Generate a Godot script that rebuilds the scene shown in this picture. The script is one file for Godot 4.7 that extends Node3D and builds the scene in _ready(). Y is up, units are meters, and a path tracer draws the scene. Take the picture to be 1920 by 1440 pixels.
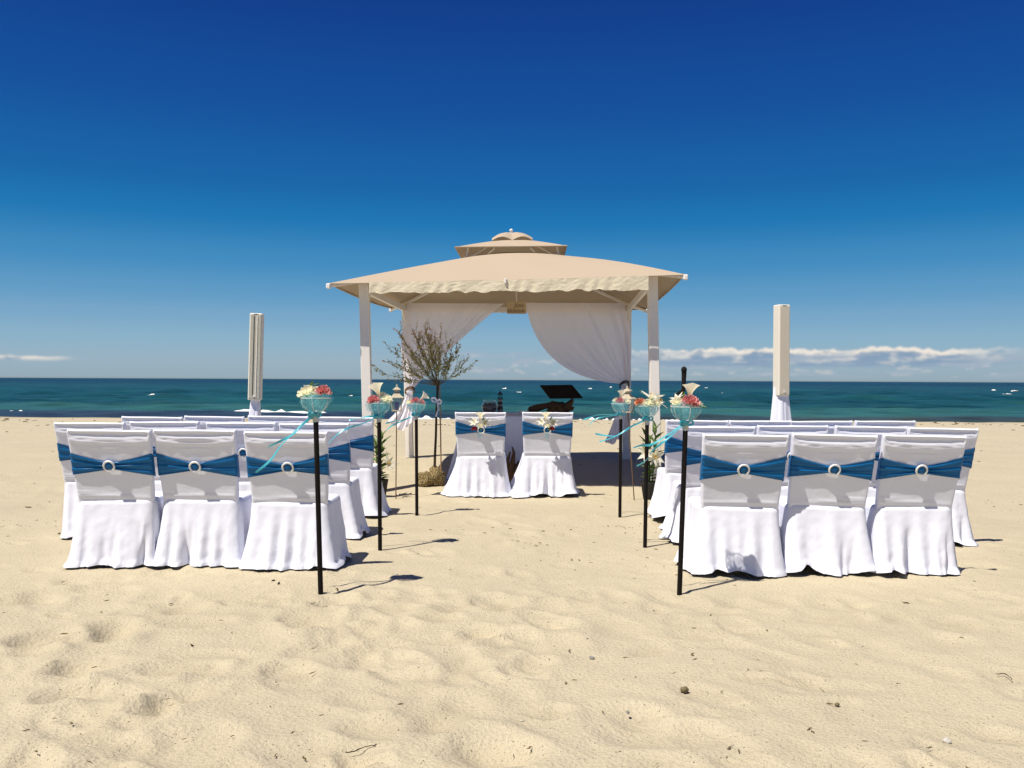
extends Node3D
# A beach wedding set out in front of the sea: two blocks of covered chairs, a gazebo with curtains, flower stands along the aisle.
# Units are metres, y is up, the camera looks along -z. Seat fronts face the sea (-z).

class Sh:
	# A growing triangle mesh; vertices that are shared are shaded smooth, vertices that are not are shaded flat.
	var v := PackedVector3Array()
	var c := PackedColorArray()
	var t := PackedVector2Array()
	var ix := PackedInt32Array()
	var col := Color(1, 1, 1)
	var has_uv := false

	func add(p: Vector3) -> int:
		v.push_back(p)
		c.push_back(col)
		return v.size() - 1

	func tri(a: int, b: int, d: int) -> void:
		ix.push_back(a)
		ix.push_back(b)
		ix.push_back(d)

	func quad(a: Vector3, b: Vector3, d: Vector3, e: Vector3) -> void:
		var k := add(a)
		add(b)
		add(d)
		add(e)
		tri(k, k + 1, k + 2)
		tri(k, k + 2, k + 3)

	func flat_tri(a: Vector3, b: Vector3, d: Vector3) -> void:
		var k := add(a)
		add(b)
		add(d)
		tri(k, k + 1, k + 2)

	func grid(rows: Array, closed := false) -> int:
		var first := v.size()
		var n: int = rows[0].size()
		for r in rows:
			for p in r:
				add(p)
		var m := n if closed else n - 1
		for i in rows.size() - 1:
			for j in m:
				var a := first + i * n + j
				var b := first + i * n + (j + 1) % n
				tri(a, a + n, b)
				tri(b, a + n, b + n)
		return first

	func fan(at: Vector3, ring_first: int, n: int, flip := false) -> void:
		var k := add(at)
		for j in n:
			var a := ring_first + j
			var b := ring_first + (j + 1) % n
			if flip:
				tri(k, b, a)
			else:
				tri(k, a, b)

	func tube(path: PackedVector3Array, radii: PackedFloat32Array, sides := 8, caps := true) -> void:
		var rows := []
		var up := Vector3(0.13, 0.31, 0.94).normalized()
		var n := path.size()
		for i in n:
			var d := (path[mini(i + 1, n - 1)] - path[maxi(i - 1, 0)]).normalized()
			var side := d.cross(up)
			if side.length() < 0.05:
				side = d.cross(Vector3(1, 0, 0))
			side = side.normalized()
			up = side.cross(d).normalized()
			var row := PackedVector3Array()
			var r: float = radii[mini(i, radii.size() - 1)]
			for k in sides:
				var a := TAU * k / sides
				row.push_back(path[i] + (side * cos(a) + up * sin(a)) * r)
			rows.push_back(row)
		var first := grid(rows, true)
		if caps:
			fan(path[0], first, sides, true)
			fan(path[n - 1], first + (n - 1) * sides, sides)

	func bar(a: Vector3, b: Vector3, r: float, sides := 8) -> void:
		tube(PackedVector3Array([a, b]), PackedFloat32Array([r, r]), sides)

	func lathe(prof: PackedVector2Array, at: Vector3, seg := 24, basis := Basis()) -> void:
		var rows := []
		for p in prof:
			var row := PackedVector3Array()
			for k in seg:
				var a := TAU * k / seg
				row.push_back(at + basis * Vector3(cos(a) * p.x, p.y, sin(a) * p.x))
			rows.push_back(row)
		grid(rows, true)

	func box(x: Transform3D, size: Vector3, bevel := 0.004) -> void:
		var h := size * 0.5
		var b := minf(bevel, minf(h.x, minf(h.y, h.z)) * 0.45)
		var i := h - Vector3(b, b, b)
		# six faces
		for ax in 3:
			for s in [-1.0, 1.0]:
				var q := []
				for uv in [[-1, -1], [1, -1], [1, 1], [-1, 1]]:
					var p := Vector3.ZERO
					p[ax] = s * h[ax]
					p[(ax + 1) % 3] = uv[0] * i[(ax + 1) % 3]
					p[(ax + 2) % 3] = uv[1] * i[(ax + 2) % 3]
					q.push_back(x * p)
				if s > 0:
					q.reverse()
				quad(q[0], q[1], q[2], q[3])
		# twelve chamfers
		for ax in 3:
			var u := (ax + 1) % 3
			var w := (ax + 2) % 3
			for su in [-1.0, 1.0]:
				for sw in [-1.0, 1.0]:
					var q := []
					for e in [[-1, 0], [1, 0], [1, 1], [-1, 1]]:
						var p := Vector3.ZERO
						p[ax] = e[0] * i[ax]
						p[u] = su * (h[u] if e[1] == 0 else i[u])
						p[w] = sw * (i[w] if e[1] == 0 else h[w])
						q.push_back(x * p)
					if su * sw < 0:
						q.reverse()
					quad(q[0], q[1], q[2], q[3])
		for sx in [-1.0, 1.0]:
			for sy in [-1.0, 1.0]:
				for sz in [-1.0, 1.0]:
					var a := x * Vector3(sx * h.x, sy * i.y, sz * i.z)
					var d := x * Vector3(sx * i.x, sy * h.y, sz * i.z)
					var e := x * Vector3(sx * i.x, sy * i.y, sz * h.z)
					if sx * sy * sz > 0:
						flat_tri(a, e, d)
					else:
						flat_tri(a, d, e)

	func beam(a: Vector3, b: Vector3, w: float, hgt: float, bevel := 0.004) -> void:
		var d := (b - a).normalized()
		var side := d.cross(Vector3.UP)
		if side.length() < 0.05:
			side = d.cross(Vector3(0, 0, 1))
		side = side.normalized()
		var up := side.cross(d)
		box(Transform3D(Basis(side, up, -d), (a + b) * 0.5), Vector3(w, hgt, (b - a).length()), bevel)

	func ball(at: Vector3, r: Vector3, seg := 16, rings := 10, noise: FastNoiseLite = null, amp := 0.0) -> void:
		var rows := []
		for i in rings + 1:
			var p := PI * i / rings
			var row := PackedVector3Array()
			for k in seg:
				var a := TAU * k / seg
				var d := Vector3(sin(p) * cos(a), cos(p), sin(p) * sin(a))
				var f := 1.0
				if noise:
					f += amp * noise.get_noise_3dv((at + d * r) * 1.0)
				row.push_back(at + d * r * f)
			rows.push_back(row)
		grid(rows, true)

	func petal(base: Vector3, dir: Vector3, up: Vector3, length: float, width: float, cup: float, curl: float, ruffle: float, phase: float, nl := 5, nw := 5, tip := 0.25) -> void:
		dir = dir.normalized()
		var side := dir.cross(up).normalized()
		var nrm := side.cross(dir).normalized()
		var rows := []
		for i in nl + 1:
			var l := float(i) / nl
			var w := width * (pow(l, 0.75) * (1.0 - tip * l * l * l) + 0.06) if tip < 0.9 else width * (sin(PI * pow(l, 0.8)) + 0.05 * (1.0 - l))
			var row := PackedVector3Array()
			for j in nw + 1:
				var q := 2.0 * j / nw - 1.0
				var p := base + dir * (length * l * (1.0 - 0.08 * q * q)) + side * (q * w * 0.5)
				p += nrm * (cup * width * (q * q) * 0.5 - curl * length * l * l + ruffle * sin(q * 6.5 + phase + l * 2.0) * l * l)
				row.push_back(p)
			rows.push_back(row)
		grid(rows)

	func commit() -> ArrayMesh:
		var n := PackedVector3Array()
		n.resize(v.size())
		for k in range(0, ix.size(), 3):
			var a := ix[k]
			var b := ix[k + 1]
			var d := ix[k + 2]
			var f := (v[d] - v[a]).cross(v[b] - v[a])
			n[a] += f
			n[b] += f
			n[d] += f
		for k in n.size():
			n[k] = n[k].normalized() if n[k].length_squared() > 1e-20 else Vector3.UP
		var arr := []
		arr.resize(Mesh.ARRAY_MAX)
		arr[Mesh.ARRAY_VERTEX] = v
		arr[Mesh.ARRAY_NORMAL] = n
		arr[Mesh.ARRAY_COLOR] = c
		if has_uv:
			arr[Mesh.ARRAY_TEX_UV] = t
		arr[Mesh.ARRAY_INDEX] = ix
		var m := ArrayMesh.new()
		m.add_surface_from_arrays(Mesh.PRIMITIVE_TRIANGLES, arr)
		return m


const SEA_LEVEL := -0.3
var M := {}
var used := {}
var rng := RandomNumberGenerator.new()
var dune := FastNoiseLite.new()
var lumps := FastNoiseLite.new()


# ---------------------------------------------------------------- naming and tagging
func numbered(called: String, parent: Node) -> String:
	var key := "%d/%s" % [parent.get_instance_id(), called]
	var n: int = used.get(key, -1) + 1
	used[key] = n
	return called if n == 0 else "%s_%03d" % [called, n]

func part(called: String, sh: Sh, m: Material, parent: Node) -> MeshInstance3D:
	return piece(called, sh.commit(), m, parent)

func piece(called: String, mesh: Mesh, m: Material, parent: Node) -> MeshInstance3D:
	var o := MeshInstance3D.new()
	o.name = numbered(called, parent)
	o.mesh = mesh
	o.material_override = m
	o.cast_shadow = GeometryInstance3D.SHADOW_CASTING_SETTING_ON
	parent.add_child(o, true)
	return o

func thing(called: String, label: String, category: String, at := Vector3.ZERO, turn := 0.0, group := "") -> Node3D:
	var o := Node3D.new()
	o.name = numbered(called, self)
	add_child(o, true)
	o.position = at
	o.rotation.y = turn
	tag(o, label, category, group)
	return o

func tag(o: Node, label: String, category: String, group := "") -> void:
	o.set_meta("label", label)
	o.set_meta("category", category)
	if group != "":
		o.set_meta("group", group)

func smooth(a: float, b: float, x: float) -> float:
	return smoothstep(a, b, x)

func ground(x: float, z: float) -> float:
	var d := -z
	var h := 0.06 * smooth(10.2, 11.3, d) + 0.07 * smooth(11.2, 14.0, d) + 0.05 * smooth(14.0, 23.0, d)
	h -= 1.6 * smooth(24.8, 42.0, d)
	h += 0.016 * dune.get_noise_2d(x * 1.0, z * 1.0)
	h += 0.05 * smooth(15.0, 22.0, d) * dune.get_noise_2d(x * 0.5 + 40.0, z * 0.5)
	return h

func mat(r: float, g: float, b: float, rough := 0.8, spec := 0.5) -> StandardMaterial3D:
	# colours are given as linear real-world values
	var m := StandardMaterial3D.new()
	m.albedo_color = Color(r, g, b).linear_to_srgb()
	m.roughness = rough
	m.metallic_specular = spec
	m.cull_mode = BaseMaterial3D.CULL_DISABLED
	return m

func noise_tex(freq: float, seed_: int, size := 512, octaves := 4, normal := false, bump := 4.0) -> NoiseTexture2D:
	var n := FastNoiseLite.new()
	n.seed = seed_
	n.frequency = freq
	n.fractal_octaves = octaves
	var t := NoiseTexture2D.new()
	t.width = size
	t.height = size
	t.seamless = true
	t.noise = n
	t.as_normal_map = normal
	t.bump_strength = bump
	return t

func relief(m: StandardMaterial3D, tex: Texture2D, scale: float, cm: float, world := false) -> StandardMaterial3D:
	m.heightmap_enabled = true
	m.heightmap_texture = tex
	m.heightmap_scale = cm
	m.uv1_triplanar = true
	m.uv1_world_triplanar = world
	m.uv1_scale = Vector3(scale, scale, scale)
	return m


# ---------------------------------------------------------------- sky
func sky_image() -> Image:
	var w := 4096
	var h := 2048
	var im := Image.create(w, h, false, Image.FORMAT_RGBF)
	var stops := [[0.0, Color(0.235, 0.313, 0.362)], [1.1, Color(0.249, 0.342, 0.412)], [2.5, Color(0.202, 0.342, 0.447)], [3.9, Color(0.150, 0.298, 0.445)], [5.3, Color(0.094, 0.255, 0.43)], [7.3, Color(0.045, 0.205, 0.405)],
		[10.0, Color(0.0117, 0.142, 0.352)], [12.3, Color(0.009, 0.102, 0.302)], [17.2, Color(0.0066, 0.062, 0.252)], [23.2, Color(0.0052, 0.037, 0.197)], [40.0, Color(0.0050, 0.027, 0.155)], [90.0, Color(0.006, 0.027, 0.145)]]
	im.fill(Color(0.17, 0.16, 0.12))
	for y in h / 2:
		var el := 90.0 - 180.0 * (y + 0.5) / h
		var k := 0
		while k < stops.size() - 2 and el > stops[k + 1][0]:
			k += 1
		var f: float = clampf((el - stops[k][0]) / (stops[k + 1][0] - stops[k][0]), 0.0, 1.0)
		f = f * f * (3.0 - 2.0 * f) * 0.35 + f * 0.65
		im.fill_rect(Rect2i(0, y, w, 1), stops[k][1].lerp(stops[k + 1][1], f))
	# low banks of cloud lying far out over the water, all round the horizon
	var n := FastNoiseLite.new()
	n.seed = 11
	n.frequency = 0.03
	n.fractal_octaves = 5
	var big := FastNoiseLite.new()
	big.seed = 4
	big.frequency = 0.006
	for y in range(h / 2 - 40, h / 2):
		var el := 90.0 - 180.0 * (y + 0.5) / h
		for x in w:
			var az := 360.0 * (x + 0.5) / w
			if az > 180.0:
				az -= 360.0
			var base: Color = im.get_pixel(x, y)
			# the bank to the right of the gazebo: flat grey-blue base, bright lumpy crest
			var cover := smooth(4.0, 13.0, az) * (1.0 - smooth(25.5, 31.0, az)) if absf(az) < 60.0 else smooth(-0.1, 0.25, big.get_noise_2d(az * 3.0, 9.0))
			cover = maxf(cover, 0.85 * (1.0 - smooth(-28.0, -26.0, az)) if az > -60.0 and az < -20.0 else 0.0)
			var crest := 1.93 + 0.2 * big.get_noise_2d(x * 1.2, 3.0) + 0.2 * n.get_noise_2d(x * 0.9, 50.0) + 0.16 * n.get_noise_2d(x * 3.2, 80.0)
			if az < -20.0 and az > -60.0:
				crest = 1.25 + 0.25 * n.get_noise_2d(x * 1.2, 50.0)
			var bottom := 0.86 + 0.10 * n.get_noise_2d(x * 0.5, 120.0)
			if az < -20.0 and az > -60.0:
				bottom = 1.0
			var puff := n.get_noise_2d(x * 1.3, y * 4.0)
			var inside := smooth(-0.05, 0.09, crest - el) * smooth(-0.1, 0.2, el - bottom) * cover
			inside *= clampf(0.86 + 0.6 * puff + 0.5 * smooth(0.3, 0.0, crest - el), 0.0, 1.0)
			var lit := smooth(0.72, 0.10, crest - el + 0.75 * puff)
			var cloud := Color(0.185, 0.265, 0.375).lerp(Color(0.36, 0.385, 0.42), smooth(0.0, 0.5, lit)).lerp(Color(0.74, 0.66, 0.57), smooth(0.4, 1.0, lit))
			var out := base.lerp(cloud, inside * 0.92)
			# thin grey streaks and small puffs underneath and towards the middle
			var veil := smooth(0.0, 0.5, n.get_noise_2d(x * 0.45 + 700.0, y * 5.5)) * smooth(0.15, 0.4, el) * (1.0 - smooth(1.5, 2.1, el))
			veil *= smooth(-9.0, -2.0, az) * (1.0 - smooth(28.0, 36.0, az)) if absf(az) < 60.0 else 0.6
			out = out.lerp(Color(0.285, 0.345, 0.42), veil * 0.95)
			var dab := smooth(0.22, 0.5, n.get_noise_2d(x * 1.4 + 90.0, y * 6.5 + 30.0)) * smooth(0.2, 0.4, el) * (1.0 - smooth(1.4, 1.9, el))
			dab *= smooth(-9.0, -4.0, az) * (1.0 - smooth(28.0, 34.0, az)) if absf(az) < 60.0 else 0.5
			out = out.lerp(Color(0.46, 0.46, 0.46), dab * 0.5)
			im.set_pixel(x, y, out)
	return im


func sun_and_sky() -> void:
	var cam := Camera3D.new()
	cam.name = "camera"
	cam.fov = 46.9
	cam.near = 0.1
	cam.far = 20000.0
	cam.position = Vector3(0, 1.33, 0)
	cam.rotation_degrees = Vector3(-0.26, 0, 0.27)
	add_child(cam)
	cam.current = true

	var sky_mat := PanoramaSkyMaterial.new()
	sky_mat.panorama = ImageTexture.create_from_image(sky_image())
	var sky := Sky.new()
	sky.sky_material = sky_mat
	var env := Environment.new()
	env.background_mode = Environment.BG_SKY
	env.sky = sky
	env.ambient_light_source = Environment.AMBIENT_SOURCE_SKY
	env.tonemap_mode = Environment.TONE_MAPPER_LINEAR
	env.tonemap_exposure = 1.3
	env.sdfgi_enabled = true
	env.ssao_enabled = true
	env.ssil_enabled = true
	var we := WorldEnvironment.new()
	we.name = "surroundings"
	we.environment = env
	add_child(we)

	var sun := DirectionalLight3D.new()
	sun.name = "sun"
	sun.light_energy = 1.5
	sun.light_color = Color(1.0, 0.97, 0.92)
	sun.light_angular_distance = 0.5
	sun.shadow_enabled = true
	add_child(sun)
	sun.look_at_from_position(Vector3.ZERO, Vector3(0.42, -1.0, -0.37), Vector3(0, 0, -1))


# ---------------------------------------------------------------- materials
func materials() -> void:
	var wrinkle := noise_tex(0.012, 5, 512, 4)
	var weave := noise_tex(0.2, 6, 256, 2)
	M.cloth = relief(mat(0.76, 0.775, 0.865, 0.85, 0.3), wrinkle, 1.6, 0.14)
	M.satin = relief(mat(0.004, 0.108, 0.29, 0.40, 0.32), wrinkle, 3.0, 0.15)
	M.satin.rim_enabled = true
	M.satin.rim = 0.08
	M.satin.rim_tint = 0.6
	M.silver = mat(0.80, 0.80, 0.78, 0.35, 0.6)
	M.silver.metallic = 0.25
	M.canopy = relief(mat(0.44, 0.36, 0.268, 0.9, 0.2), weave, 3.0, 0.10)
	M.canopy.backlight_enabled = true
	M.canopy.backlight = Color(0.13, 0.10, 0.065)
	M.valance = relief(mat(0.76, 0.69, 0.52, 0.9, 0.2), wrinkle, 3.0, 0.2)
	M.valance.backlight_enabled = true
	M.valance.backlight = Color(0.5, 0.45, 0.34)
	M.paint = relief(mat(0.80, 0.765, 0.71, 0.55, 0.4), weave, 4.0, 0.08)
	M.sheer = mat(0.91, 0.89, 0.95, 0.9, 0.2)
	relief(M.sheer, wrinkle, 1.6, 0.25)
	M.sheer.backlight_enabled = true
	M.sheer.backlight = Color(0.8, 0.78, 0.82)
	M.sheer.transparency = BaseMaterial3D.TRANSPARENCY_ALPHA
	M.sheer.albedo_color.a = 0.93
	M.black = mat(0.010, 0.008, 0.007, 0.6, 0.22)
	M.matt_black = mat(0.012, 0.010, 0.009, 0.8, 0.3)
	M.steel = mat(0.55, 0.53, 0.47, 0.4, 0.5)
	M.steel.metallic = 0.5
	M.wire = mat(0.62, 0.63, 0.58, 0.4, 0.5)
	M.tulle = mat(0.22, 0.60, 0.66, 0.4, 0.5)
	M.tulle.transparency = BaseMaterial3D.TRANSPARENCY_ALPHA
	M.tulle.albedo_color.a = 0.26
	M.tulle.backlight_enabled = true
	M.tulle.backlight = Color(0.6, 0.9, 0.95)
	M.ribbon = mat(0.05, 0.40, 0.48, 0.35, 0.6)
	M.ribbon.backlight_enabled = true
	M.ribbon.backlight = Color(0.25, 0.6, 0.65)
	M.petal_white = mat(0.93, 0.91, 0.80, 0.7, 0.3)
	M.petal_white.backlight_enabled = true
	M.petal_white.backlight = Color(0.95, 0.93, 0.8)
	M.petal_pink = mat(0.74, 0.37, 0.37, 0.75, 0.3)
	M.petal_pink.backlight_enabled = true
	M.petal_pink.backlight = Color(0.55, 0.25, 0.22)
	M.petal_peach = mat(0.75, 0.36, 0.22, 0.75, 0.3)
	M.petal_red = mat(0.38, 0.05, 0.05, 0.75, 0.3)
	M.yellow = mat(0.7, 0.42, 0.04, 0.7, 0.3)
	M.leaf = mat(0.085, 0.14, 0.03, 0.5, 0.5)
	M.leaf.backlight_enabled = true
	M.leaf.backlight = Color(0.3, 0.4, 0.1)
	M.bud = mat(0.55, 0.60, 0.30, 0.6, 0.4)
	M.foliage = mat(1, 1, 1, 0.6, 0.4)
	M.foliage.vertex_color_use_as_albedo = true
	M.foliage.backlight_enabled = true
	M.foliage.backlight = Color(0.8, 0.8, 0.62)
	M.bark = relief(mat(0.075, 0.055, 0.035, 0.9, 0.2), weave, 12.0, 0.5)
	M.twig = mat(0.15, 0.115, 0.065, 0.9, 0.2)
	M.cane = mat(0.30, 0.19, 0.10, 0.7, 0.3)
	M.rust = relief(mat(0.16, 0.10, 0.055, 0.8, 0.3), weave, 8.0, 0.2)
	M.lantern = relief(mat(0.48, 0.42, 0.31, 0.75, 0.3), weave, 9.0, 0.25)
	M.lantern_dark = relief(mat(0.30, 0.22, 0.13, 0.8, 0.3), weave, 9.0, 0.25)
	M.glass = mat(0.96, 0.98, 0.98, 0.03, 0.5)
	M.glass.transparency = BaseMaterial3D.TRANSPARENCY_ALPHA
	M.glass.albedo_color.a = 0.06
	M.candle_blue = mat(0.006, 0.045, 0.26, 0.5, 0.4)
	var sack := noise_tex(0.05, 17, 512, 2)
	var ramp := Gradient.new()
	ramp.offsets = PackedFloat32Array([0.0, 0.36, 0.44, 1.0])
	ramp.colors = PackedColorArray([Color(0.12, 0.10, 0.07), Color(0.18, 0.15, 0.10), Color(0.86, 0.80, 0.66), Color(0.95, 0.90, 0.76)])
	sack.color_ramp = ramp
	M.burlap = relief(mat(0.58, 0.51, 0.37, 0.95, 0.2), sack, 2.6, 3.0)
	M.burlap.albedo_texture = sack
	M.rope = relief(mat(0.20, 0.13, 0.085, 0.9, 0.2), weave, 14.0, 0.5)
	M.rope_grey = relief(mat(0.10, 0.095, 0.10, 0.9, 0.2), weave, 14.0, 0.5)
	M.card = relief(mat(0.60, 0.47, 0.30, 0.85, 0.2), weave, 4.0, 0.08)
	M.ink = mat(0.08, 0.045, 0.02, 0.8, 0.2)
	M.speaker = mat(0.76, 0.72, 0.63, 0.5, 0.4)
	M.grille = relief(mat(0.66, 0.60, 0.48, 0.7, 0.3), noise_tex(0.35, 31, 256, 1), 10.0, 0.2)
	M.grille_grey = relief(mat(0.52, 0.50, 0.41, 0.7, 0.3), noise_tex(0.35, 31, 256, 1), 10.0, 0.2)
	M.groove = mat(0.10, 0.10, 0.09, 0.7, 0.3)
	M.driftwood = relief(mat(0.10, 0.058, 0.030, 0.9, 0.2), noise_tex(0.04, 23, 256, 4), 5.0, 2.0)
	M.driftwood_pale = relief(mat(0.20, 0.12, 0.065, 0.9, 0.2), noise_tex(0.04, 23, 256, 4), 5.0, 2.0)
	M.tower = mat(0.30, 0.27, 0.25, 0.7, 0.3)
	M.tower_dark = mat(0.05, 0.045, 0.05, 0.7, 0.3)
	M.bowl_fill = relief(mat(0.09, 0.06, 0.045, 0.95, 0.2), noise_tex(0.06, 29, 256, 4), 10.0, 2.0)
	M.wax = mat(0.75, 0.72, 0.66, 0.6, 0.3)
	M.pot = mat(0.03, 0.028, 0.025, 0.7, 0.3)
	M.seaweed = mat(1, 1, 1, 0.9, 0.2)
	M.seaweed.vertex_color_use_as_albedo = true
	M.stone_dark = relief(mat(0.030, 0.026, 0.022, 0.8, 0.3), weave, 20.0, 0.2)
	M.stone_grey = relief(mat(0.27, 0.27, 0.24, 0.8, 0.3), weave, 20.0, 0.2)
	M.stone_brown = relief(mat(0.20, 0.16, 0.085, 0.8, 0.3), weave, 20.0, 0.2)
	M.stone_white = relief(mat(0.60, 0.58, 0.52, 0.7, 0.3), weave, 20.0, 0.2)
	M.foam = mat(0.80, 0.80, 0.76, 0.95, 0.1)
	# water: teal body colour under a rough, wave-broken surface
	M.water = mat(1, 1, 1, 0.3, 0.2)
	M.water.vertex_color_use_as_albedo = true
	relief(M.water, noise_tex(0.02, 44, 512, 4), 0.5, 5.0, true)
	# dry sand: warm quartz grains with darker ones between
	var sw := 1024
	var img := Image.create(sw, sw, false, Image.FORMAT_RGB8)
	var g := RandomNumberGenerator.new()
	g.seed = 77
	var data := PackedByteArray()
	data.resize(sw * sw * 3)
	var soft := FastNoiseLite.new()
	soft.seed = 3
	soft.frequency = 0.02
	soft.fractal_octaves = 3
	var grow := PackedFloat32Array()
	grow.resize(sw)
	for y in sw:
		for x in sw:
			var r := g.randf()
			var f := 1.0 + (g.randf() - 0.5) * 0.12
			if r < 0.03:
				f *= 0.72
			elif r < 0.042:
				f *= 0.45
			elif r > 0.985:
				f *= 1.14
			var k := (y * sw + x) * 3
			data[k] = int(clampf(232.0 * f, 0, 255))
			data[k + 1] = int(clampf(231.0 * f, 0, 255))
			data[k + 2] = int(clampf(228.0 * f, 0, 255))
	# coarser dark grains and shell bits, gathered in drifts
	for k in 5200:
		var px := g.randi_range(0, sw - 1)
		var py := g.randi_range(0, sw - 1)
		if soft.get_noise_2d(px, py) + g.randf_range(-0.25, 0.25) < 0.05:
			continue
		var dark := g.randf_range(0.30, 0.75) if g.randf() < 0.88 else 1.1
		var wide := g.randi_range(1, 3)
		for oy in g.randi_range(1, 3):
			for ox in wide:
				var q := (((py + oy) % sw) * sw + (px + ox) % sw) * 3
				for ch in 3:
					data[q + ch] = int(minf(data[q + ch] * dark, 255.0))
	img = Image.create_from_data(sw, sw, false, Image.FORMAT_RGB8, data)
	M.sand = mat(1, 1, 1, 0.95, 0.2)
	M.sand.vertex_color_use_as_albedo = true
	M.sand.albedo_texture = ImageTexture.create_from_image(img)
	M.sand.heightmap_enabled = true
	M.sand.heightmap_texture = noise_tex(0.06, 8, 1024, 5)
	M.sand.heightmap_scale = 0.45


# ---------------------------------------------------------------- beach and sea
func beach() -> void:
	var xs := PackedFloat32Array()
	var x := 0.0
	var left := PackedFloat32Array()
	while x < 400.0:
		left.push_back(x)
		var step := 0.026
		if x > 2.6:
			step = 0.026 + (x - 2.6) * 0.018
		if x > 8.0:
			step = 0.15 + (x - 8.0) * 0.09
		x += step
	for k in range(left.size() - 1, 0, -1):
		xs.push_back(-left[k])
	xs.append_array(left)
	var ds := PackedFloat32Array()
	var d := -14.0
	while d < 46.0:
		ds.push_back(d)
		if d < 1.5:
			d += 0.5
		elif d < 2.6:
			d += 0.06
		elif d < 7.0:
			d += 0.02 + (d - 2.6) * 0.005
		else:
			d += 0.042 + (d - 7.0) * 0.011
	var nx := xs.size()
	var nd := ds.size()
	var h := PackedFloat32Array()
	h.resize(nx * nd)
	for i in nd:
		for j in nx:
			var g := ground(xs[j], -ds[i])
			if ds[i] > 1.5 and ds[i] < 12.0 and absf(xs[j]) < 8.0:
				g += 0.011 * lumps.get_noise_2d(xs[j] * 1.0, ds[i] * 1.0) * (0.35 + 0.65 * (1.0 - smooth(4.6, 6.5, ds[i])))
			h[i * nx + j] = g
	# trodden hollows with pushed-up rims
	var r := RandomNumberGenerator.new()
	r.seed = 2024
	var tone := PackedFloat32Array()
	tone.resize(nx * nd)
	for k in 900:
		var near := k < 330
		var cd := r.randf_range(2.3, 5.4) if near else 5.2 + 20.0 * pow(r.randf(), 1.6)
		var cx := r.randf_range(-0.68, 0.68) * (cd + 0.6) if near else r.randf_range(-0.75, 0.75) * cd
		if near and cx > 0.2 and r.randf() < 0.4:
			continue
		var ra := r.randf_range(0.10, 0.25)
		var rb := ra * r.randf_range(0.45, 0.85)
		var depth := r.randf_range(0.008, 0.026) if near else r.randf_range(0.006, 0.018)
		if cx > 0.2:
			depth *= 0.7
		var turn := r.randf_range(0.0, PI)
		var ca := cos(turn)
		var sa := sin(turn)
		var reach := ra * 2.0
		var i0 := ds.bsearch(cd - reach)
		var i1 := mini(ds.bsearch(cd + reach), nd)
		var j0 := xs.bsearch(cx - reach)
		var j1 := mini(xs.bsearch(cx + reach), nx)
		var lean := r.randf_range(-0.5, 0.5)
		var crisp := r.randf() < 0.45
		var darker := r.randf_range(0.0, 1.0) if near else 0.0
		for i in range(i0, i1):
			for j in range(j0, j1):
				var dx := xs[j] - cx
				var dz := ds[i] - cd
				var u := (dx * ca + dz * sa) / ra
				var w := (-dx * sa + dz * ca) / rb
				var q := sqrt(u * u + w * w)
				var e := 0.0
				if q < 1.0:
					e = -(1.0 - pow(q, 5.0)) * 0.75 * (1.0 + lean * u) if crisp else -pow(1.0 - q * q, 1.2) * (1.0 + lean * u)
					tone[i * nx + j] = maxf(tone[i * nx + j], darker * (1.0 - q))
				e += 0.38 * exp(-pow((q - 1.12) / 0.28, 2.0))
				h[i * nx + j] += e * depth
	var sh := Sh.new()
	sh.has_uv = true
	var patch := FastNoiseLite.new()
	patch.seed = 91
	patch.frequency = 0.9
	patch.fractal_octaves = 3
	for i in nd:
		for j in nx:
			var px := xs[j]
			var pz := -ds[i]
			var f := 1.0 + 0.05 * patch.get_noise_2d(px, pz) + 0.03 * patch.get_noise_2d(px * 5.0 + 30.0, pz * 5.0)
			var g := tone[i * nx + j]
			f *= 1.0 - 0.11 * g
			# a damp, weedy strip runs along the crest above the water
			var damp := smooth(24.6, 27.0, ds[i])
			sh.col = Color(0.60 * f, 0.53 * f * (1.0 - 0.01 * g), 0.385 * f * (1.0 - 0.03 * g)).lerp(Color(0.30, 0.25, 0.17), damp * 0.6)
			sh.add(Vector3(px, h[i * nx + j], pz))
			sh.t.push_back(Vector2(px / 1.7 + pz * 0.013, pz / 1.7))
	for i in nd - 1:
		for j in nx - 1:
			var a := i * nx + j
			sh.tri(a, a + nx, a + 1)
			sh.tri(a + 1, a + nx, a + nx + 1)
	var o := part("sand_beach", sh, M.sand, self)
	o.set_meta("kind", "structure")
	o.set_meta("label", "pale trodden sand of the beach, running up to the water")


var waves := []

func swell(x: float, d: float, spacing: float) -> float:
	var y := 0.0
	for w in waves:
		var keep := 1.0 - smooth(0.18, 0.42, spacing / w[2])
		if keep <= 0.0:
			continue
		var s: float = 0.5 + 0.5 * sin(x * w[0] + d * w[1] + w[4])
		y += w[3] * keep * (pow(s, 1.6) * 2.0 - 0.8)
	return y

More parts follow.
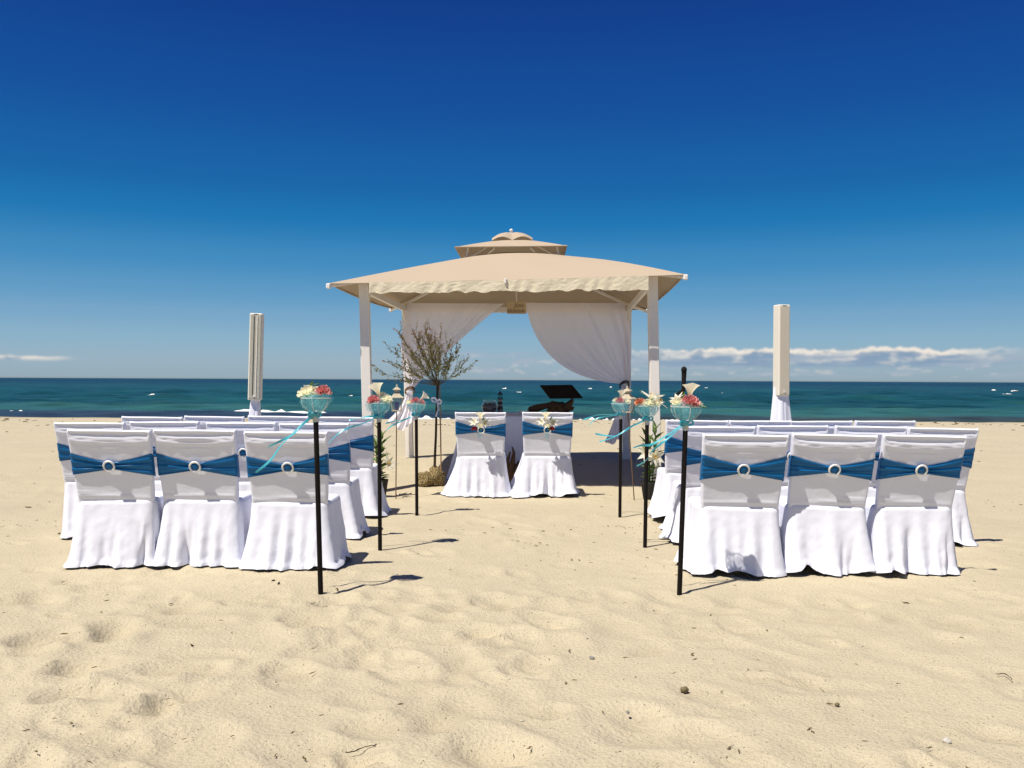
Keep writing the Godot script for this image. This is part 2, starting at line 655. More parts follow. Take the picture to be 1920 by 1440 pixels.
func sea() -> void:
	var r := RandomNumberGenerator.new()
	r.seed = 5
	for k in 14:
		var wl := 1.3 * pow(1.28, k)
		var a := r.randf_range(-0.75, 0.75) * (0.35 if k > 9 else 1.0)
		var kk := TAU / wl
		waves.push_back([sin(a) * kk, cos(a) * kk, wl, 0.030 * pow(wl, 0.45) * (0.5 if k > 8 else 1.0), r.randf_range(0, TAU)])
	var ds := PackedFloat32Array()
	var d := 24.0
	while d < 12000.0:
		ds.push_back(d)
		d += maxf(0.34, d * d * 0.00012) if d < 400.0 else d * 0.06
	var cols := 340
	var sh := Sh.new()
	var tint := FastNoiseLite.new()
	tint.seed = 21
	tint.frequency = 0.02
	tint.fractal_octaves = 4
	for i in ds.size():
		var sp := ds[mini(i + 1, ds.size() - 1)] - ds[i]
		var half := ds[i] * 1.0 + 25.0
		var spx := maxf(sp, 2.0 * half / cols)
		for j in cols + 1:
			var q := 2.0 * j / cols - 1.0
			var x := (q * 0.62 + q * q * q * 0.38) * half
			var dd := ds[i]
			var y := swell(x, dd, maxf(spx * 0.75, sp)) * lerpf(0.35, 1.0, smooth(38.0, 95.0, dd))
			# colour of the water column: weed and sand close in, deeper green-blue outside
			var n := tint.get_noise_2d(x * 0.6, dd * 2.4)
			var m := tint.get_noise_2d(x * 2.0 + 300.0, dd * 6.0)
			var c := Color(0.0110, 0.057, 0.060)
			c = c.lerp(Color(0.0040, 0.025, 0.034), smooth(60.0, 500.0, dd))
			c = c.lerp(Color(0.018, 0.080, 0.072), clampf(n * 1.6, 0.0, 0.8) * (1.0 - smooth(80.0, 400.0, dd)))
			var shoal := smooth(60.0, 50.0, dd + 12.0 * n)
			c = c.lerp(Color(0.035, 0.115, 0.095), shoal * 0.75)
			var weed := smooth(46.5 + 4.0 * n, 43.0 + 4.0 * n, dd) * smooth(6.0, -4.0, x + 12.0 * m)
			c = c.lerp(Color(0.026, 0.030, 0.046), weed * 0.9)
			var weed2 := smooth(43.0 + 3.0 * n, 39.0, dd) * smooth(-2.0, 5.0, x + 10.0 * m)
			c = c.lerp(Color(0.045, 0.050, 0.036), weed2 * 0.85)
			var facet_shade := 0.30 * tint.get_noise_2d(x * 14.0, dd * 34.0) * (1.0 - smooth(80.0, 160.0, dd)) + 0.34 * tint.get_noise_2d(x * 4.5 + 50.0, dd * 11.0) * (1.0 - smooth(200.0, 400.0, dd)) + 0.30 * tint.get_noise_2d(x * 1.3, dd * 2.6 + 90.0)  # streaks painted into the water colour for light and shade on wave facets
			c = c * (1.0 + 0.22 * m + 1.1 * facet_shade)
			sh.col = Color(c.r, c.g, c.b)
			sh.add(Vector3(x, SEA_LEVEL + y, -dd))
	for i in ds.size() - 1:
		for j in cols:
			var a := i * (cols + 1) + j
			sh.tri(a, a + cols + 1, a + 1)
			sh.tri(a + 1, a + cols + 1, a + cols + 2)
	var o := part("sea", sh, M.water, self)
	o.set_meta("kind", "structure")
	o.set_meta("label", "choppy blue-green sea reaching to the horizon")
	# breaking crests and the foam of the last small breaker
	var fr := RandomNumberGenerator.new()
	fr.seed = 61
	var fn := FastNoiseLite.new()
	fn.seed = 2
	fn.frequency = 0.9
	fn.fractal_octaves = 4
	var spots := [[-10.9, 41.5, 2.3, 0.5, 0.22], [-22.6, 40.5, 0.7, 0.3, 0.14], [-33.6, 83.0, 1.0, 0.5, 0.20], [-1.3, 150.0, 0.5, 0.4, 0.2], [0.9, 108.0, 0.7, 0.4, 0.14], [62.0, 112.0, 1.6, 0.5, 0.13], [28.5, 120.0, 0.4, 0.3, 0.13],
		[-37.0, 175.0, 0.7, 0.5, 0.2], [15.0, 170.0, 0.5, 0.5, 0.16], [-16.0, 88.0, 0.3, 0.2, 0.1], [88.0, 155.0, 0.9, 0.5, 0.18], [22.0, 70.0, 0.4, 0.2, 0.07]]
	for k in 5:
		var dd := fr.randf_range(70.0, 260.0)
		spots.push_back([fr.randf_range(-0.62, 0.62) * dd, dd, fr.randf_range(0.3, 1.0) * dd * 0.0028, fr.randf_range(0.3, 0.6), fr.randf_range(0.1, 0.2) * dd * 0.005])
	var wash := Sh.new()
	for s in spots:
		foam_ridge(wash, s[0], s[1], s[2] * (1.0 if s[1] < 60.0 else 0.75), s[3], s[4] * (1.0 if s[1] < 60.0 else 0.7), fn)
	# swash along the foot of the beach, thickest behind the gazebo
	var x := -16.0
	while x < 16.0:
		var thick := 0.95 if x > -3.2 and x < 6.2 else 0.28
		if fr.randf() < thick:
			foam_ridge(wash, x, fr.randf_range(33.2, 34.4), fr.randf_range(0.5, 1.0), 0.35, fr.randf_range(0.13, 0.22) if thick > 0.5 else fr.randf_range(0.04, 0.09), fn)
		x += 0.26
	var f := part("foam", wash, M.foam, o)
	f.set_meta("kind", "stuff")
	f.set_meta("label", "white foam of breaking crests and of the swash")

func foam_ridge(sh: Sh, cx: float, cd: float, half: float, width: float, height: float, fn: FastNoiseLite) -> void:
	var rows := []
	for i in 17:
		var u := 2.0 * i / 16.0 - 1.0
		var row := PackedVector3Array()
		for k in 7:
			var w := 2.0 * k / 6.0 - 1.0
			var x := cx + u * half
			var d := cd + w * width * 0.5 + 0.25 * half * fn.get_noise_2d(x * 0.6, cd)
			var e := maxf(0.0, 1.0 - u * u) * (1.0 - w * w)
			var n := 0.5 + 1.1 * fn.get_noise_2d(x * 2.6, d * 4.0)
			row.push_back(Vector3(x, SEA_LEVEL + swell(x, d, 0.4) * lerpf(0.35, 1.0, smooth(38.0, 95.0, d)) - 0.05 + (height + 0.05) * sqrt(e) * maxf(n, 0.0), -d))
		rows.push_back(row)
	sh.grid(rows)


# ---------------------------------------------------------------- chairs
func back_mesh(r: RandomNumberGenerator, lean: float) -> Sh:
	var sh := Sh.new()
	var ph := r.randf_range(0, TAU)
	var sag1 := r.randf_range(0.018, 0.034)
	var sag2 := r.randf_range(0.02, 0.045)
	var low := r.randf_range(-0.02, 0.02)
	var wob := FastNoiseLite.new()
	wob.seed = r.randi()
	wob.frequency = 3.0
	var rows := []
	var nv := 40
	for i in nv + 5:
		var v := -0.05 + 1.05 * minf(i, nv) / nv
		var shrink := 1.0
		var lift := 0.0
		if i > nv:
			var a := PI / 2 * (i - nv) / 4.0
			shrink = maxf(cos(a), 0.02)
			lift = sin(a) * 0.022
		var y := 0.455 + 0.488 * v
		var w := back_width(v)
		var row := PackedVector3Array()
		for p in back_loop(w, 0.052 * shrink, 30, 10):
			var u: float = 2.0 * p.x / w
			var q := Vector3(p.x, y + lift, back_z(v, lean) + p.y)
			var edge := 1.0 - pow(absf(u), 4.0)
			q.y += 0.007 * pow(absf(u), 8.0) * smooth(0.9, 1.0, v) + 0.004 * (1.0 - u * u) * v
			if p.y > 0.0 and i <= nv:
				var e := 0.0
				var down := (1.0 - v) * 0.5
				e += 0.0060 * exp(-pow((down - 0.016 - sag1 * (1.0 - u * u)) / 0.007, 2.0))
				e += 0.0045 * exp(-pow((down - 0.040 - sag2 * (1.0 - u * u * 0.8)) / 0.009, 2.0))
				e += 0.0030 * exp(-pow((down - 0.085 - sag2 * 0.8 * (1.0 - u * u)) / 0.008, 2.0)) * exp(-u * u * 4.0)
				e += 0.0050 * exp(-pow((v - 0.075 - low * u) / 0.012, 2.0)) + 0.0042 * exp(-pow((v - 0.115 - low * 2.0 * u) / 0.010, 2.0)) * smooth(-0.6, 0.5, u * signf(low))
				e *= 1.5
				e -= 0.003 * edge * (0.35 + 0.65 * sin(PI * clampf(v, 0.0, 1.0)))
				e -= 0.016 * pow(smooth(0.86, 1.0, v), 1.6) * smooth(1.0, 0.93, absf(u))
				e += 0.0011 * wob.get_noise_2d(q.x * 3.0, q.y * 1.2)
				q.z += e * smooth(1.0, 0.90, absf(u))
			row.push_back(q)
		rows.push_back(row)
	sh.grid(rows, true)
	return sh

func back_width(v: float) -> float:
	return lerpf(0.530, 0.578, clampf(v, 0.0, 1.0))

func back_z(v: float, lean: float) -> float:
	return lean * v * (0.86 + 0.14 * v) - 0.012

func back_loop(w: float, t: float, n: int, nf: int) -> Array:
	# the outline of the padded back seen from above: rear face first (+z), then the far side, the front and the near side
	var out := []
	var c := minf(0.018, t * 0.48)
	for i in n:
		out.push_back(Vector2(lerpf(-w / 2 + c, w / 2 - c, float(i) / (n - 1)), t / 2))
	for k in range(1, 5):
		var a := PI / 2 - PI / 2 * k / 5.0
		out.push_back(Vector2(w / 2 - c + c * cos(a), t / 2 - c + c * sin(a)))
	for k in range(0, 5):
		var a := -PI / 2 * k / 5.0
		out.push_back(Vector2(w / 2 - c + c * cos(a), -t / 2 + c + c * sin(a)))
	for i in nf:
		out.push_back(Vector2(lerpf(w / 2 - c, -w / 2 + c, float(i) / (nf - 1)), -t / 2))
	for k in range(1, 5):
		var a := -PI / 2 - PI / 2 * k / 5.0
		out.push_back(Vector2(-w / 2 + c + c * cos(a), -t / 2 + c + c * sin(a)))
	for k in range(0, 5):
		var a := PI - PI / 2 * k / 5.0
		out.push_back(Vector2(-w / 2 + c + c * cos(a), t / 2 - c + c * sin(a)))
	return out

func skirt_mesh(r: RandomNumberGenerator, flare_left: float, flare_right: float, base: Callable) -> Sh:
	var sh := Sh.new()
	var hw := 0.272
	var zr := 0.018
	var zf := -0.43
	var cr := 0.055
	# walk round the seat: rear edge left to right, right side, front, left side
	var pts := []
	var nor := []
	var legs := [[Vector2(-hw + cr, zr), Vector2(hw - cr, zr), Vector2(0, 1), 46], [Vector2(hw, zr - cr), Vector2(hw, zf + cr), Vector2(1, 0), 30], [Vector2(hw - cr, zf), Vector2(-hw + cr, zf), Vector2(0, -1), 26], [Vector2(-hw, zf + cr), Vector2(-hw, zr - cr), Vector2(-1, 0), 30]]
	var centres := [Vector2(hw - cr, zr - cr), Vector2(hw - cr, zf + cr), Vector2(-hw + cr, zf + cr), Vector2(-hw + cr, zr - cr)]
	for k in 4:
		var l = legs[k]
		for i in l[3]:
			pts.push_back(l[0].lerp(l[1], (i + 0.0) / (l[3] - 1)))
			nor.push_back(l[2])
		for i in range(1, 6):
			var n: Vector2 = l[2].slerp(legs[(k + 1) % 4][2], i / 6.0)
			pts.push_back(centres[k] + n * cr)
			nor.push_back(n)
	var np := pts.size()
	var arc := PackedFloat32Array()
	var s := 0.0
	for i in np:
		arc.push_back(s)
		s += (pts[(i + 1) % np] as Vector2).distance_to(pts[i])
	var total := s
	var waves_here := []
	for k in 9:
		waves_here.push_back([r.randi_range(5, 21), r.randf_range(0, TAU), r.randf_range(0.4, 1.0), r.randf_range(-0.9, 0.9)])
	var deep := []
	for k in 10:
		deep.push_back([r.randf_range(0.04, 0.96) * total, r.randf_range(0.012, 0.028), r.randf_range(0.018, 0.045), r.randf_range(0.10, 0.40), r.randf_range(-0.05, 0.05)])
	var lifts := []
	for k in 5:
		lifts.push_back([r.randf() * total, r.randf_range(0.03, 0.10), r.randf_range(0.008, 0.042)])
	var crumple := FastNoiseLite.new()
	crumple.seed = r.randi()
	crumple.frequency = 4.0
	crumple.fractal_octaves = 3
	var rise := r.randf_range(-0.012, 0.012)
	var push := r.randf_range(-0.02, 0.02)
	var rows := []
	var ns := 30
	for i in ns + 3:
		var row := PackedVector3Array()
		for j in np:
			var p: Vector2 = pts[j]
			var n: Vector2 = nor[j]
			var u := p.x / hw
			var top := 0.468 + rise * u
			if i < 3:
				# rolled shoulder of the seat
				var inset: float = [-0.04, -0.012, -0.002][i]
				var y: float = top + [0.006, 0.006, 0.0][i]
				row.push_back(Vector3(p.x + n.x * inset, y, p.y + n.y * inset))
				continue
			var q := float(i - 2) / ns
			var out := 0.006
			var flare := 0.072 if n.y > 0.5 else 0.030
			flare += (flare_left if n.x < 0.0 else flare_right) * absf(n.x)
			out += flare * pow(q, 1.35)
			var f := 0.0
			for w in waves_here:
				f += w[2] * sin(TAU * w[0] * arc[j] / total + w[1] + w[3] * q)
			f /= 4.0
			out += f * 0.036 * pow(q, 1.15)
			for e in deep:
				var da := absf(arc[j] - e[0] - e[4] * q)
				da = minf(da, total - da)
				out -= e[2] * exp(-pow(da / e[1] / (0.6 + 0.8 * q), 2.0)) * smooth(e[3], 1.0, q)
			out += 0.0045 * crumple.get_noise_3d(p.x * 2.0 + n.x, q * 0.9, p.y * 2.0) * (0.4 + q)
			# the last hand's breadth spreads out over the sand
			var hem := smooth(0.86, 1.0, q)
			out += hem * (0.012 + 0.028 * crumple.get_noise_3d(p.x * 5.0, 7.0, p.y * 5.0))
			var up := 0.0
			for e in lifts:
				var da := absf(arc[j] - e[0])
				da = minf(da, total - da)
				up += e[2] * exp(-pow(da / e[1], 2.0))
			var pos := Vector3(p.x + n.x * out + push * q * q, 0.0, p.y + n.y * out)
			var floor_y: float = base.call(pos.x, pos.z)
			pos.y = lerpf(top - 0.004, floor_y + 0.002 + up, q * (1.0 - 0.035 * hem)) - 0.004 * hem
			row.push_back(pos)
		rows.push_back(row)
	var first := sh.grid(rows, true)
	sh.fan(Vector3(0, 0.482, -0.2), first, np)
	return sh

func sash_mesh(r: RandomNumberGenerator, lean: float, mid: float, slope: float) -> Sh:
	var sh := Sh.new()
	var rows := []
	var nq := 22
	var ph := r.randf_range(0, TAU)
	var ph2 := r.randf_range(0, TAU)
	var tilt := r.randf_range(-0.012, 0.012)
	var fat := r.randf_range(0.92, 1.08)
	for i in nq + 1:
		var q := 1.0 - 2.0 * i / nq
		var row := PackedVector3Array()
		var v0 := mid
		var w := back_width(v0)
		for p in back_loop(w + 0.010, 0.062, 44, 12):
			var u: float = clampf(2.0 * p.x / w, -1.0, 1.0)
			var hh := 0.080 * fat
			var yc := tilt * u
			var bump := 0.0
			if p.y > 0.0:
				hh = (0.025 + 0.055 * pow(absf(u), 1.15)) * fat
				yc += 0.012 * (u * u)  + slope * u
				var gather := exp(-u * u * 3.0)
				bump = (0.0030 + 0.0035 * gather) * sin(q * (7.0 + 2.0 * sin(ph)) + ph + 1.3 * u) + 0.0022 * sin(q * 15.0 + ph2 - 2.0 * u)
				bump += 0.010 * exp(-u * u * 60.0)
			else:
				bump = 0.002 * sin(q * 8.0 + ph)
			bump *= 1.0 - pow(absf(q), 8.0)
			var y := 0.455 + 0.488 * v0 + yc + q * hh
			var v := (y - 0.455) / 0.488
			var z: float = back_z(v, lean) + p.y + (signf(p.y) * bump if absf(p.y) > 0.02 else 0.0)
			row.push_back(Vector3(p.x, y, z))
		rows.push_back(row)
	sh.grid(rows, true)
	return sh

func ring_mesh(R: float, r: float, beads: int) -> Sh:
	var sh := Sh.new()
	var rows := []
	var n := beads * 3
	for i in n:
		var a := TAU * i / n
		var rr := r * (1.0 + (0.22 * cos(beads * a) if beads > 12 else 0.0))
		var row := PackedVector3Array()
		for k in 10:
			var b := TAU * k / 10
			row.push_back(Vector3(cos(a) * (R + rr * cos(b)), sin(a) * (R + rr * cos(b)), rr * sin(b)))
		rows.push_back(row)
	rows.push_back(rows[0])
	sh.grid(rows, true)
	return sh

var ring_shape: ArrayMesh

func chair(label: String, x: float, d: float, turn_deg: float, seed_: int, group: String, mid := 0.53, lean := 0.136, flare_left := 0.0, flare_right := 0.0, roll := 0.0) -> Node3D:
	var r := RandomNumberGenerator.new()
	r.seed = seed_ * 7919 + 13
	var g := ground(x, -d)
	var t := thing("covered_chair", label, "chair", Vector3(x, g, -d), deg_to_rad(turn_deg), group)
	t.rotation.z = deg_to_rad(roll + r.randf_range(-0.7, 0.7))
	mid += r.randf_range(-0.015, 0.015)
	var xf := t.transform
	part("backrest", back_mesh(r, lean), M.cloth, t)
	part("seat_skirt", skirt_mesh(r, flare_left, flare_right, func(px: float, pz: float) -> float:
		var wp := xf * Vector3(px, 0, pz)
		return ground(wp.x, wp.z) - g), M.cloth, t)
	var sash := part("sash", sash_mesh(r, lean, mid, 0.0), M.satin, t)
	var yc := 0.455 + 0.488 * mid
	var face := Transform3D(Basis(Vector3(1, 0, 0), atan2(lean * 1.14, 0.5)), Vector3(r.randf_range(-0.012, 0.012), yc, back_z(mid, lean) + 0.054))
	var ring := piece("buckle_ring", ring_shape, M.silver, sash)
	ring.transform = face
	var k := Sh.new()
	k.ball(Vector3(0, 0, -0.006), Vector3(0.027, 0.027, 0.014), 14, 8)
	var knot := part("knot", k, M.satin, sash)
	knot.transform = face
	return t


# ---------------------------------------------------------------- flowers and stands
func bloom(parent: Node3D, called: String, at: Vector3, R: float, m: Material, seed_: int, count := 36, ruffle := 0.12) -> void:
	var r := RandomNumberGenerator.new()
	r.seed = seed_
	var sh := Sh.new()
	for k in count:
		var f := (k + 0.5) / count
		var pitch := lerpf(1.45, -0.25, pow(f, 0.8))
		var az := k * 2.39996 + r.randf_range(-0.2, 0.2)
		var dir := Vector3(cos(az) * cos(pitch), sin(pitch), sin(az) * cos(pitch))
		var up := Vector3.UP if pitch < 1.2 else Vector3(cos(az), 0, sin(az)) * -1.0
		sh.petal(at - Vector3(0, R * 0.25, 0), dir, up, R * r.randf_range(0.92, 1.12), R * r.randf_range(0.75, 1.0), 0.5, -0.12, R * ruffle, r.randf_range(0, TAU), 4, 6, 0.15)
	part(called, sh, m, parent)

func calla(parent: Node3D, at: Vector3, dir: Vector3, length: float) -> void:
	var sh := Sh.new()
	var y := dir.normalized()
	var x := y.cross(Vector3(0, 0, 1)).normalized()
	var b := Basis(x, y, x.cross(y))
	var rows := []
	for i in 12:
		var l := i / 11.0
		var row := PackedVector3Array()
		for k in 20:
			var a := TAU * k / 20
			var lip := 0.5 + 0.5 * cos(a)
			var rad := length * (0.06 + 0.34 * pow(l, 2.4) * (0.72 + 0.38 * absf(sin(a)) + 0.2 * lip))
			var hgt := length * (l * (0.78 + 0.30 * lip * l) - 0.10 * pow(l, 6.0) * absf(sin(a)))
			row.push_back(at + b * Vector3(sin(a) * rad, hgt, cos(a) * rad))
		rows.push_back(row)
	sh.grid(rows, true)
	var o := part("calla_lily", sh, M.petal_white, parent)
	var sp := Sh.new()
	sp.tube(PackedVector3Array([at + b * Vector3(0, length * 0.2, 0), at + b * Vector3(0, length * 0.72, 0)]), PackedFloat32Array([length * 0.05, length * 0.035]), 8)
	part("spadix", sp, M.yellow, o)

func lily(parent: Node3D, at: Vector3, dir: Vector3, size: float, seed_: int) -> void:
	var r := RandomNumberGenerator.new()
	r.seed = seed_
	var sh := Sh.new()
	var y := dir.normalized()
	var x := y.cross(Vector3(0.3, 0.2, 1)).normalized()
	var z := x.cross(y)
	for k in 6:
		var a := TAU * k / 6.0 + r.randf_range(-0.12, 0.12)
		var outw := x * cos(a) + z * sin(a)
		sh.petal(at, (y * 0.75 + outw * 0.8), y - outw * 0.6, size * r.randf_range(0.9, 1.1), size * 0.36, 0.25, 0.28, 0.004, r.randf_range(0, TAU), 8, 4, 1.0)
	var o := part("lily_flower", sh, M.petal_white, parent)
	var st := Sh.new()
	for k in 5:
		var a := TAU * k / 5.0
		st.tube(PackedVector3Array([at, at + y * size * 0.5 + (x * cos(a) + z * sin(a)) * size * 0.14]), PackedFloat32Array([size * 0.012, size * 0.02]), 5)
	part("stamen", st, M.yellow, o)

func green_leaf(parent: Node3D, at: Vector3, dir: Vector3, length: float, width: float, curl := 0.2) -> void:
	var sh := Sh.new()
	sh.petal(at, dir, Vector3(0.1, 1, 0.25), length, width, 0.5, curl, 0.0, 0.0, 8, 4, 1.0)
	part("leaf", sh, M.leaf, parent)

func ribbon_mesh(path: Array, width: float, twist: float, seed_: int) -> Sh:
	var c := Curve3D.new()
	for i in path.size():
		var t: Vector3 = (path[mini(i + 1, path.size() - 1)] - path[maxi(i - 1, 0)]) / 6.0
		c.add_point(path[i], -t, t)
	var sh := Sh.new()
	var rows := []
	var n := 40
	var len_ := c.get_baked_length()
	for i in n + 1:
		var f := float(i) / n
		var p := c.sample_baked(f * len_, true)
		var d := (c.sample_baked(minf(f + 0.02, 1.0) * len_, true) - c.sample_baked(maxf(f - 0.02, 0.0) * len_, true)).normalized()
		var up := Vector3(0.1, 1, 0.15)
		up = (up - d * up.dot(d)).normalized()
		up = up.rotated(d, 0.4 + twist * sin(f * 4.2 + seed_))
		var w := width * (0.5 if i < n else 0.28)
		var mid := up.cross(d) * width * 0.08
		rows.push_back(PackedVector3Array([p - up * w, p + mid, p + up * w]))
	sh.grid(rows)
	return sh

var stand_group := "flower stands along the aisle"

func flower_stand(label: String, x: float, d: float, rim: float, lean: Vector2, seed_: int, tails: Array) -> Node3D:
	var r := RandomNumberGenerator.new()
	r.seed = seed_
	var g := ground(x, -d)
	var t := thing("flower_stand", label, "flower stand", Vector3(x, g, -d), 0.0, stand_group)
	var top := rim - g - 0.105
	var head := Vector3(lean.x, top, lean.y)
	var dir := head.normalized()
	var s := Sh.new()
	s.tube(PackedVector3Array([-dir * 0.12, dir * (top - 0.035)]), PackedFloat32Array([0.0158, 0.0158]), 14)
	part("pole", s, M.black, t)
	s = Sh.new()
	s.tube(PackedVector3Array([dir * (top - 0.045), dir * (top - 0.04), dir * (top + 0.012), dir * (top + 0.018)]), PackedFloat32Array([0.0165, 0.0195, 0.0195, 0.014]), 14)
	part("socket", s, M.steel, t)
	# open wire bowl
	s = Sh.new()
	var rr := 0.094
	var ring := PackedVector3Array()
	for k in 33:
		var a := TAU * k / 32
		ring.push_back(head + Vector3(cos(a) * rr, 0.105, sin(a) * rr))
	s.tube(ring, PackedFloat32Array([0.0022]), 6, false)
	for k in 6:
		var a := TAU * k / 6 + 0.45 + r.randf_range(-0.1, 0.1)
		var w := PackedVector3Array()
		for i in 9:
			var b := PI / 2 * i / 8.0
			w.push_back(head + Vector3(cos(a) * rr * sin(b), 0.012 + 0.093 * (1.0 - cos(b)), sin(a) * rr * sin(b)))
		s.tube(w, PackedFloat32Array([0.0020]), 6, false)
	part("wire_bowl", s, M.wire, t)
	# crumpled tulle filling the bowl
	s = Sh.new()
	var fn := FastNoiseLite.new()
	fn.seed = seed_ + 3
	fn.frequency = 1.6
	fn.fractal_octaves = 3
	for layer in 3:
		var rows := []
		for i in 10:
			var b := (PI / 2 + 0.25) * i / 9.0
			var row := PackedVector3Array()
			for k in 28:
				var a := TAU * k / 28
				var q := (0.95 - 0.2 * layer) * rr * (1.0 + 0.5 * fn.get_noise_3d(cos(a) + layer * 3.0, b, sin(a)))
				row.push_back(head + Vector3(cos(a) * q * sin(b), 0.016 + 0.012 * layer + 0.088 * (1.0 - cos(b)) * (1.0 + 0.2 * fn.get_noise_2d(a * 0.3, layer)), sin(a) * q * sin(b)))
			rows.push_back(row)
		s.grid(rows, true)
	part("tulle", s, M.tulle, t)
	# ribbon tied under the bowl, its tails blown aside by the wind
	s = Sh.new()
	var fr := FastNoiseLite.new()
	fr.frequency = 40.0
	s.ball(head + Vector3(-0.012, 0.006, 0.018), Vector3(0.03, 0.018, 0.018), 12, 8, fr, 0.5)
	for k in 2:
		var sd := -1.0 if k == 0 else 1.0
		var loop := [head + Vector3(0, 0.005, 0.02), head + Vector3(sd * 0.028, 0.02, 0.035), head + Vector3(sd * 0.042, 0.004, 0.03), head + Vector3(sd * 0.022, -0.008, 0.024), head + Vector3(0, 0.002, 0.02)]
		var lm := ribbon_mesh(loop, 0.014, 0.2, k)
		var off := s.v.size()
		s.v.append_array(lm.v)
		s.c.append_array(lm.c)
		for q in lm.ix:
			s.ix.push_back(q + off)
	var knot := part("ribbon", s, M.ribbon, t)
	for k in tails.size():
		var path := [head + Vector3(-0.01, 0.0, 0.02)]
		for q in tails[k]:
			path.push_back(head + q)
		part("ribbon_tail", ribbon_mesh(path, 0.0145, 1.1, seed_ + k), M.ribbon, knot)
	return t

func head_of(stand: Node3D, rim: float, lean: Vector2) -> Vector3:
	return Vector3(stand.position.x + lean.x, rim - 0.0, stand.position.z + lean.y)

func arrangement(label: String, at: Vector3) -> Node3D:
	return thing("flower_arrangement", label, "flowers", at, 0.0, "flowers in the bowls of the stands")

func stands() -> void:
	var seed_ := 100
	# [label, x, depth, rim height, lean, tails]
	var data := [
		["tall black pole left of the aisle, nearest the camera, with turquoise wire bowl", -1.175, 5.46, 1.213, Vector2(-0.035, 0.0), [[Vector3(-0.09, -0.075, 0.05), Vector3(-0.19, -0.18, 0.08), Vector3(-0.25, -0.27, 0.1), Vector3(-0.335, -0.345, 0.12)], [Vector3(-0.06, -0.06, 0.0), Vector3(-0.16, -0.13, -0.02), Vector3(-0.30, -0.20, -0.03)]]],
		["black pole left of the aisle, second from the camera, beside the middle chair row", -1.02, 6.88, 1.146, Vector2(-0.012, 0.0), [[Vector3(-0.10, -0.045, 0.05), Vector3(-0.22, -0.085, 0.07), Vector3(-0.30, -0.13, 0.09), Vector3(-0.375, -0.205, 0.1)], [Vector3(-0.08, 0.0, 0.0), Vector3(-0.18, -0.02, -0.03), Vector3(-0.24, -0.03, -0.03)]]],
		["black pole left of the aisle, third from the camera, beside the small tree", -0.925, 8.66, 1.092, Vector2(-0.01, 0.0), [[Vector3(-0.10, -0.045, 0.04), Vector3(-0.20, -0.06, 0.06), Vector3(-0.29, -0.085, 0.06)], [Vector3(-0.13, -0.06, 0.0), Vector3(-0.24, -0.11, -0.02), Vector3(-0.30, -0.16, -0.03)]]],
		["tall black pole right of the aisle, nearest the camera, with turquoise wire bowl", 1.053, 5.53, 1.168, Vector2(0.033, 0.0), [[Vector3(-0.11, -0.06, 0.05), Vector3(-0.22, -0.125, 0.08), Vector3(-0.29, -0.13, 0.1), Vector3(-0.345, -0.145, 0.12)], [Vector3(-0.10, -0.085, 0.0), Vector3(-0.20, -0.165, 0.0), Vector3(-0.25, -0.23, 0.02), Vector3(-0.31, -0.265, 0.03)]]],
		["black pole right of the aisle, second from the camera, with curling ribbon tails", 1.066, 7.05, 1.128, Vector2(0.012, 0.0), [[Vector3(-0.12, -0.05, 0.05), Vector3(-0.21, -0.105, 0.07), Vector3(-0.29, -0.145, 0.08), Vector3(-0.39, -0.175, 0.1)], [Vector3(-0.14, -0.07, 0.0), Vector3(-0.23, -0.13, -0.02), Vector3(-0.32, -0.135, -0.03), Vector3(-0.41, -0.12, -0.04)]]],
		["black pole right of the aisle, third from the camera, before the curtain's gathered end", 1.05, 8.56, 1.106, Vector2(0.004, 0.0), [[Vector3(-0.13, 0.0, 0.04), Vector3(-0.24, -0.005, 0.06), Vector3(-0.34, -0.04, 0.07), Vector3(-0.37, -0.05, 0.08)], [Vector3(-0.14, -0.02, 0.0), Vector3(-0.24, -0.045, -0.02), Vector3(-0.31, -0.105, -0.02)]]]]
	var heads := []
	for e in data:
		var st := flower_stand(e[0], e[1], e[2], e[3], e[4], seed_, e[5])
		heads.push_back(head_of(st, e[3], e[4]))
		seed_ += 17
	# flowers: near left
	var a := arrangement("large white rose with big pink carnation in the nearest left bowl", heads[0])
	bloom(a, "rose", Vector3(-0.045, 0.028, 0.015), 0.062, M.petal_white, 1, 26, 0.05)
	bloom(a, "carnation", Vector3(0.047, 0.040, 0.01), 0.050, M.petal_pink, 2, 42, 0.16)
	bloom(a, "rose", Vector3(-0.01, 0.030, -0.045), 0.05, M.petal_white, 3, 24, 0.05)
	green_leaf(a, Vector3(-0.03, 0.07, 0.0), Vector3(0.2, 0.5, 0.3), 0.05, 0.02)
	green_leaf(a, Vector3(-0.02, 0.075, -0.01), Vector3(0.7, 0.35, 0.2), 0.05, 0.018)
	# middle left
	a = arrangement("upright white calla lily, pink carnation and rose in the second left bowl", heads[1])
	calla(a, Vector3(0.005, 0.035, -0.01), Vector3(-0.30, 1, 0.25), 0.135)
	bloom(a, "carnation", Vector3(-0.035, 0.020, 0.04), 0.052, M.petal_pink, 5, 42, 0.16)
	bloom(a, "rose", Vector3(0.052, 0.022, 0.01), 0.055, M.petal_white, 6, 26, 0.05)
	bloom(a, "rose", Vector3(0.025, 0.055, -0.03), 0.04, M.petal_white, 7, 22, 0.05)
	green_leaf(a, Vector3(0.05, 0.0, 0.05), Vector3(0.4, 0.2, 0.8), 0.06, 0.025)
	# far left
	a = arrangement("pink carnation with white calla leaning right in the third left bowl", heads[2])
	bloom(a, "carnation", Vector3(-0.005, 0.022, 0.03), 0.050, M.petal_pink, 8, 40, 0.16)
	bloom(a, "carnation", Vector3(0.045, 0.012, 0.02), 0.04, M.petal_pink, 9, 36, 0.16)
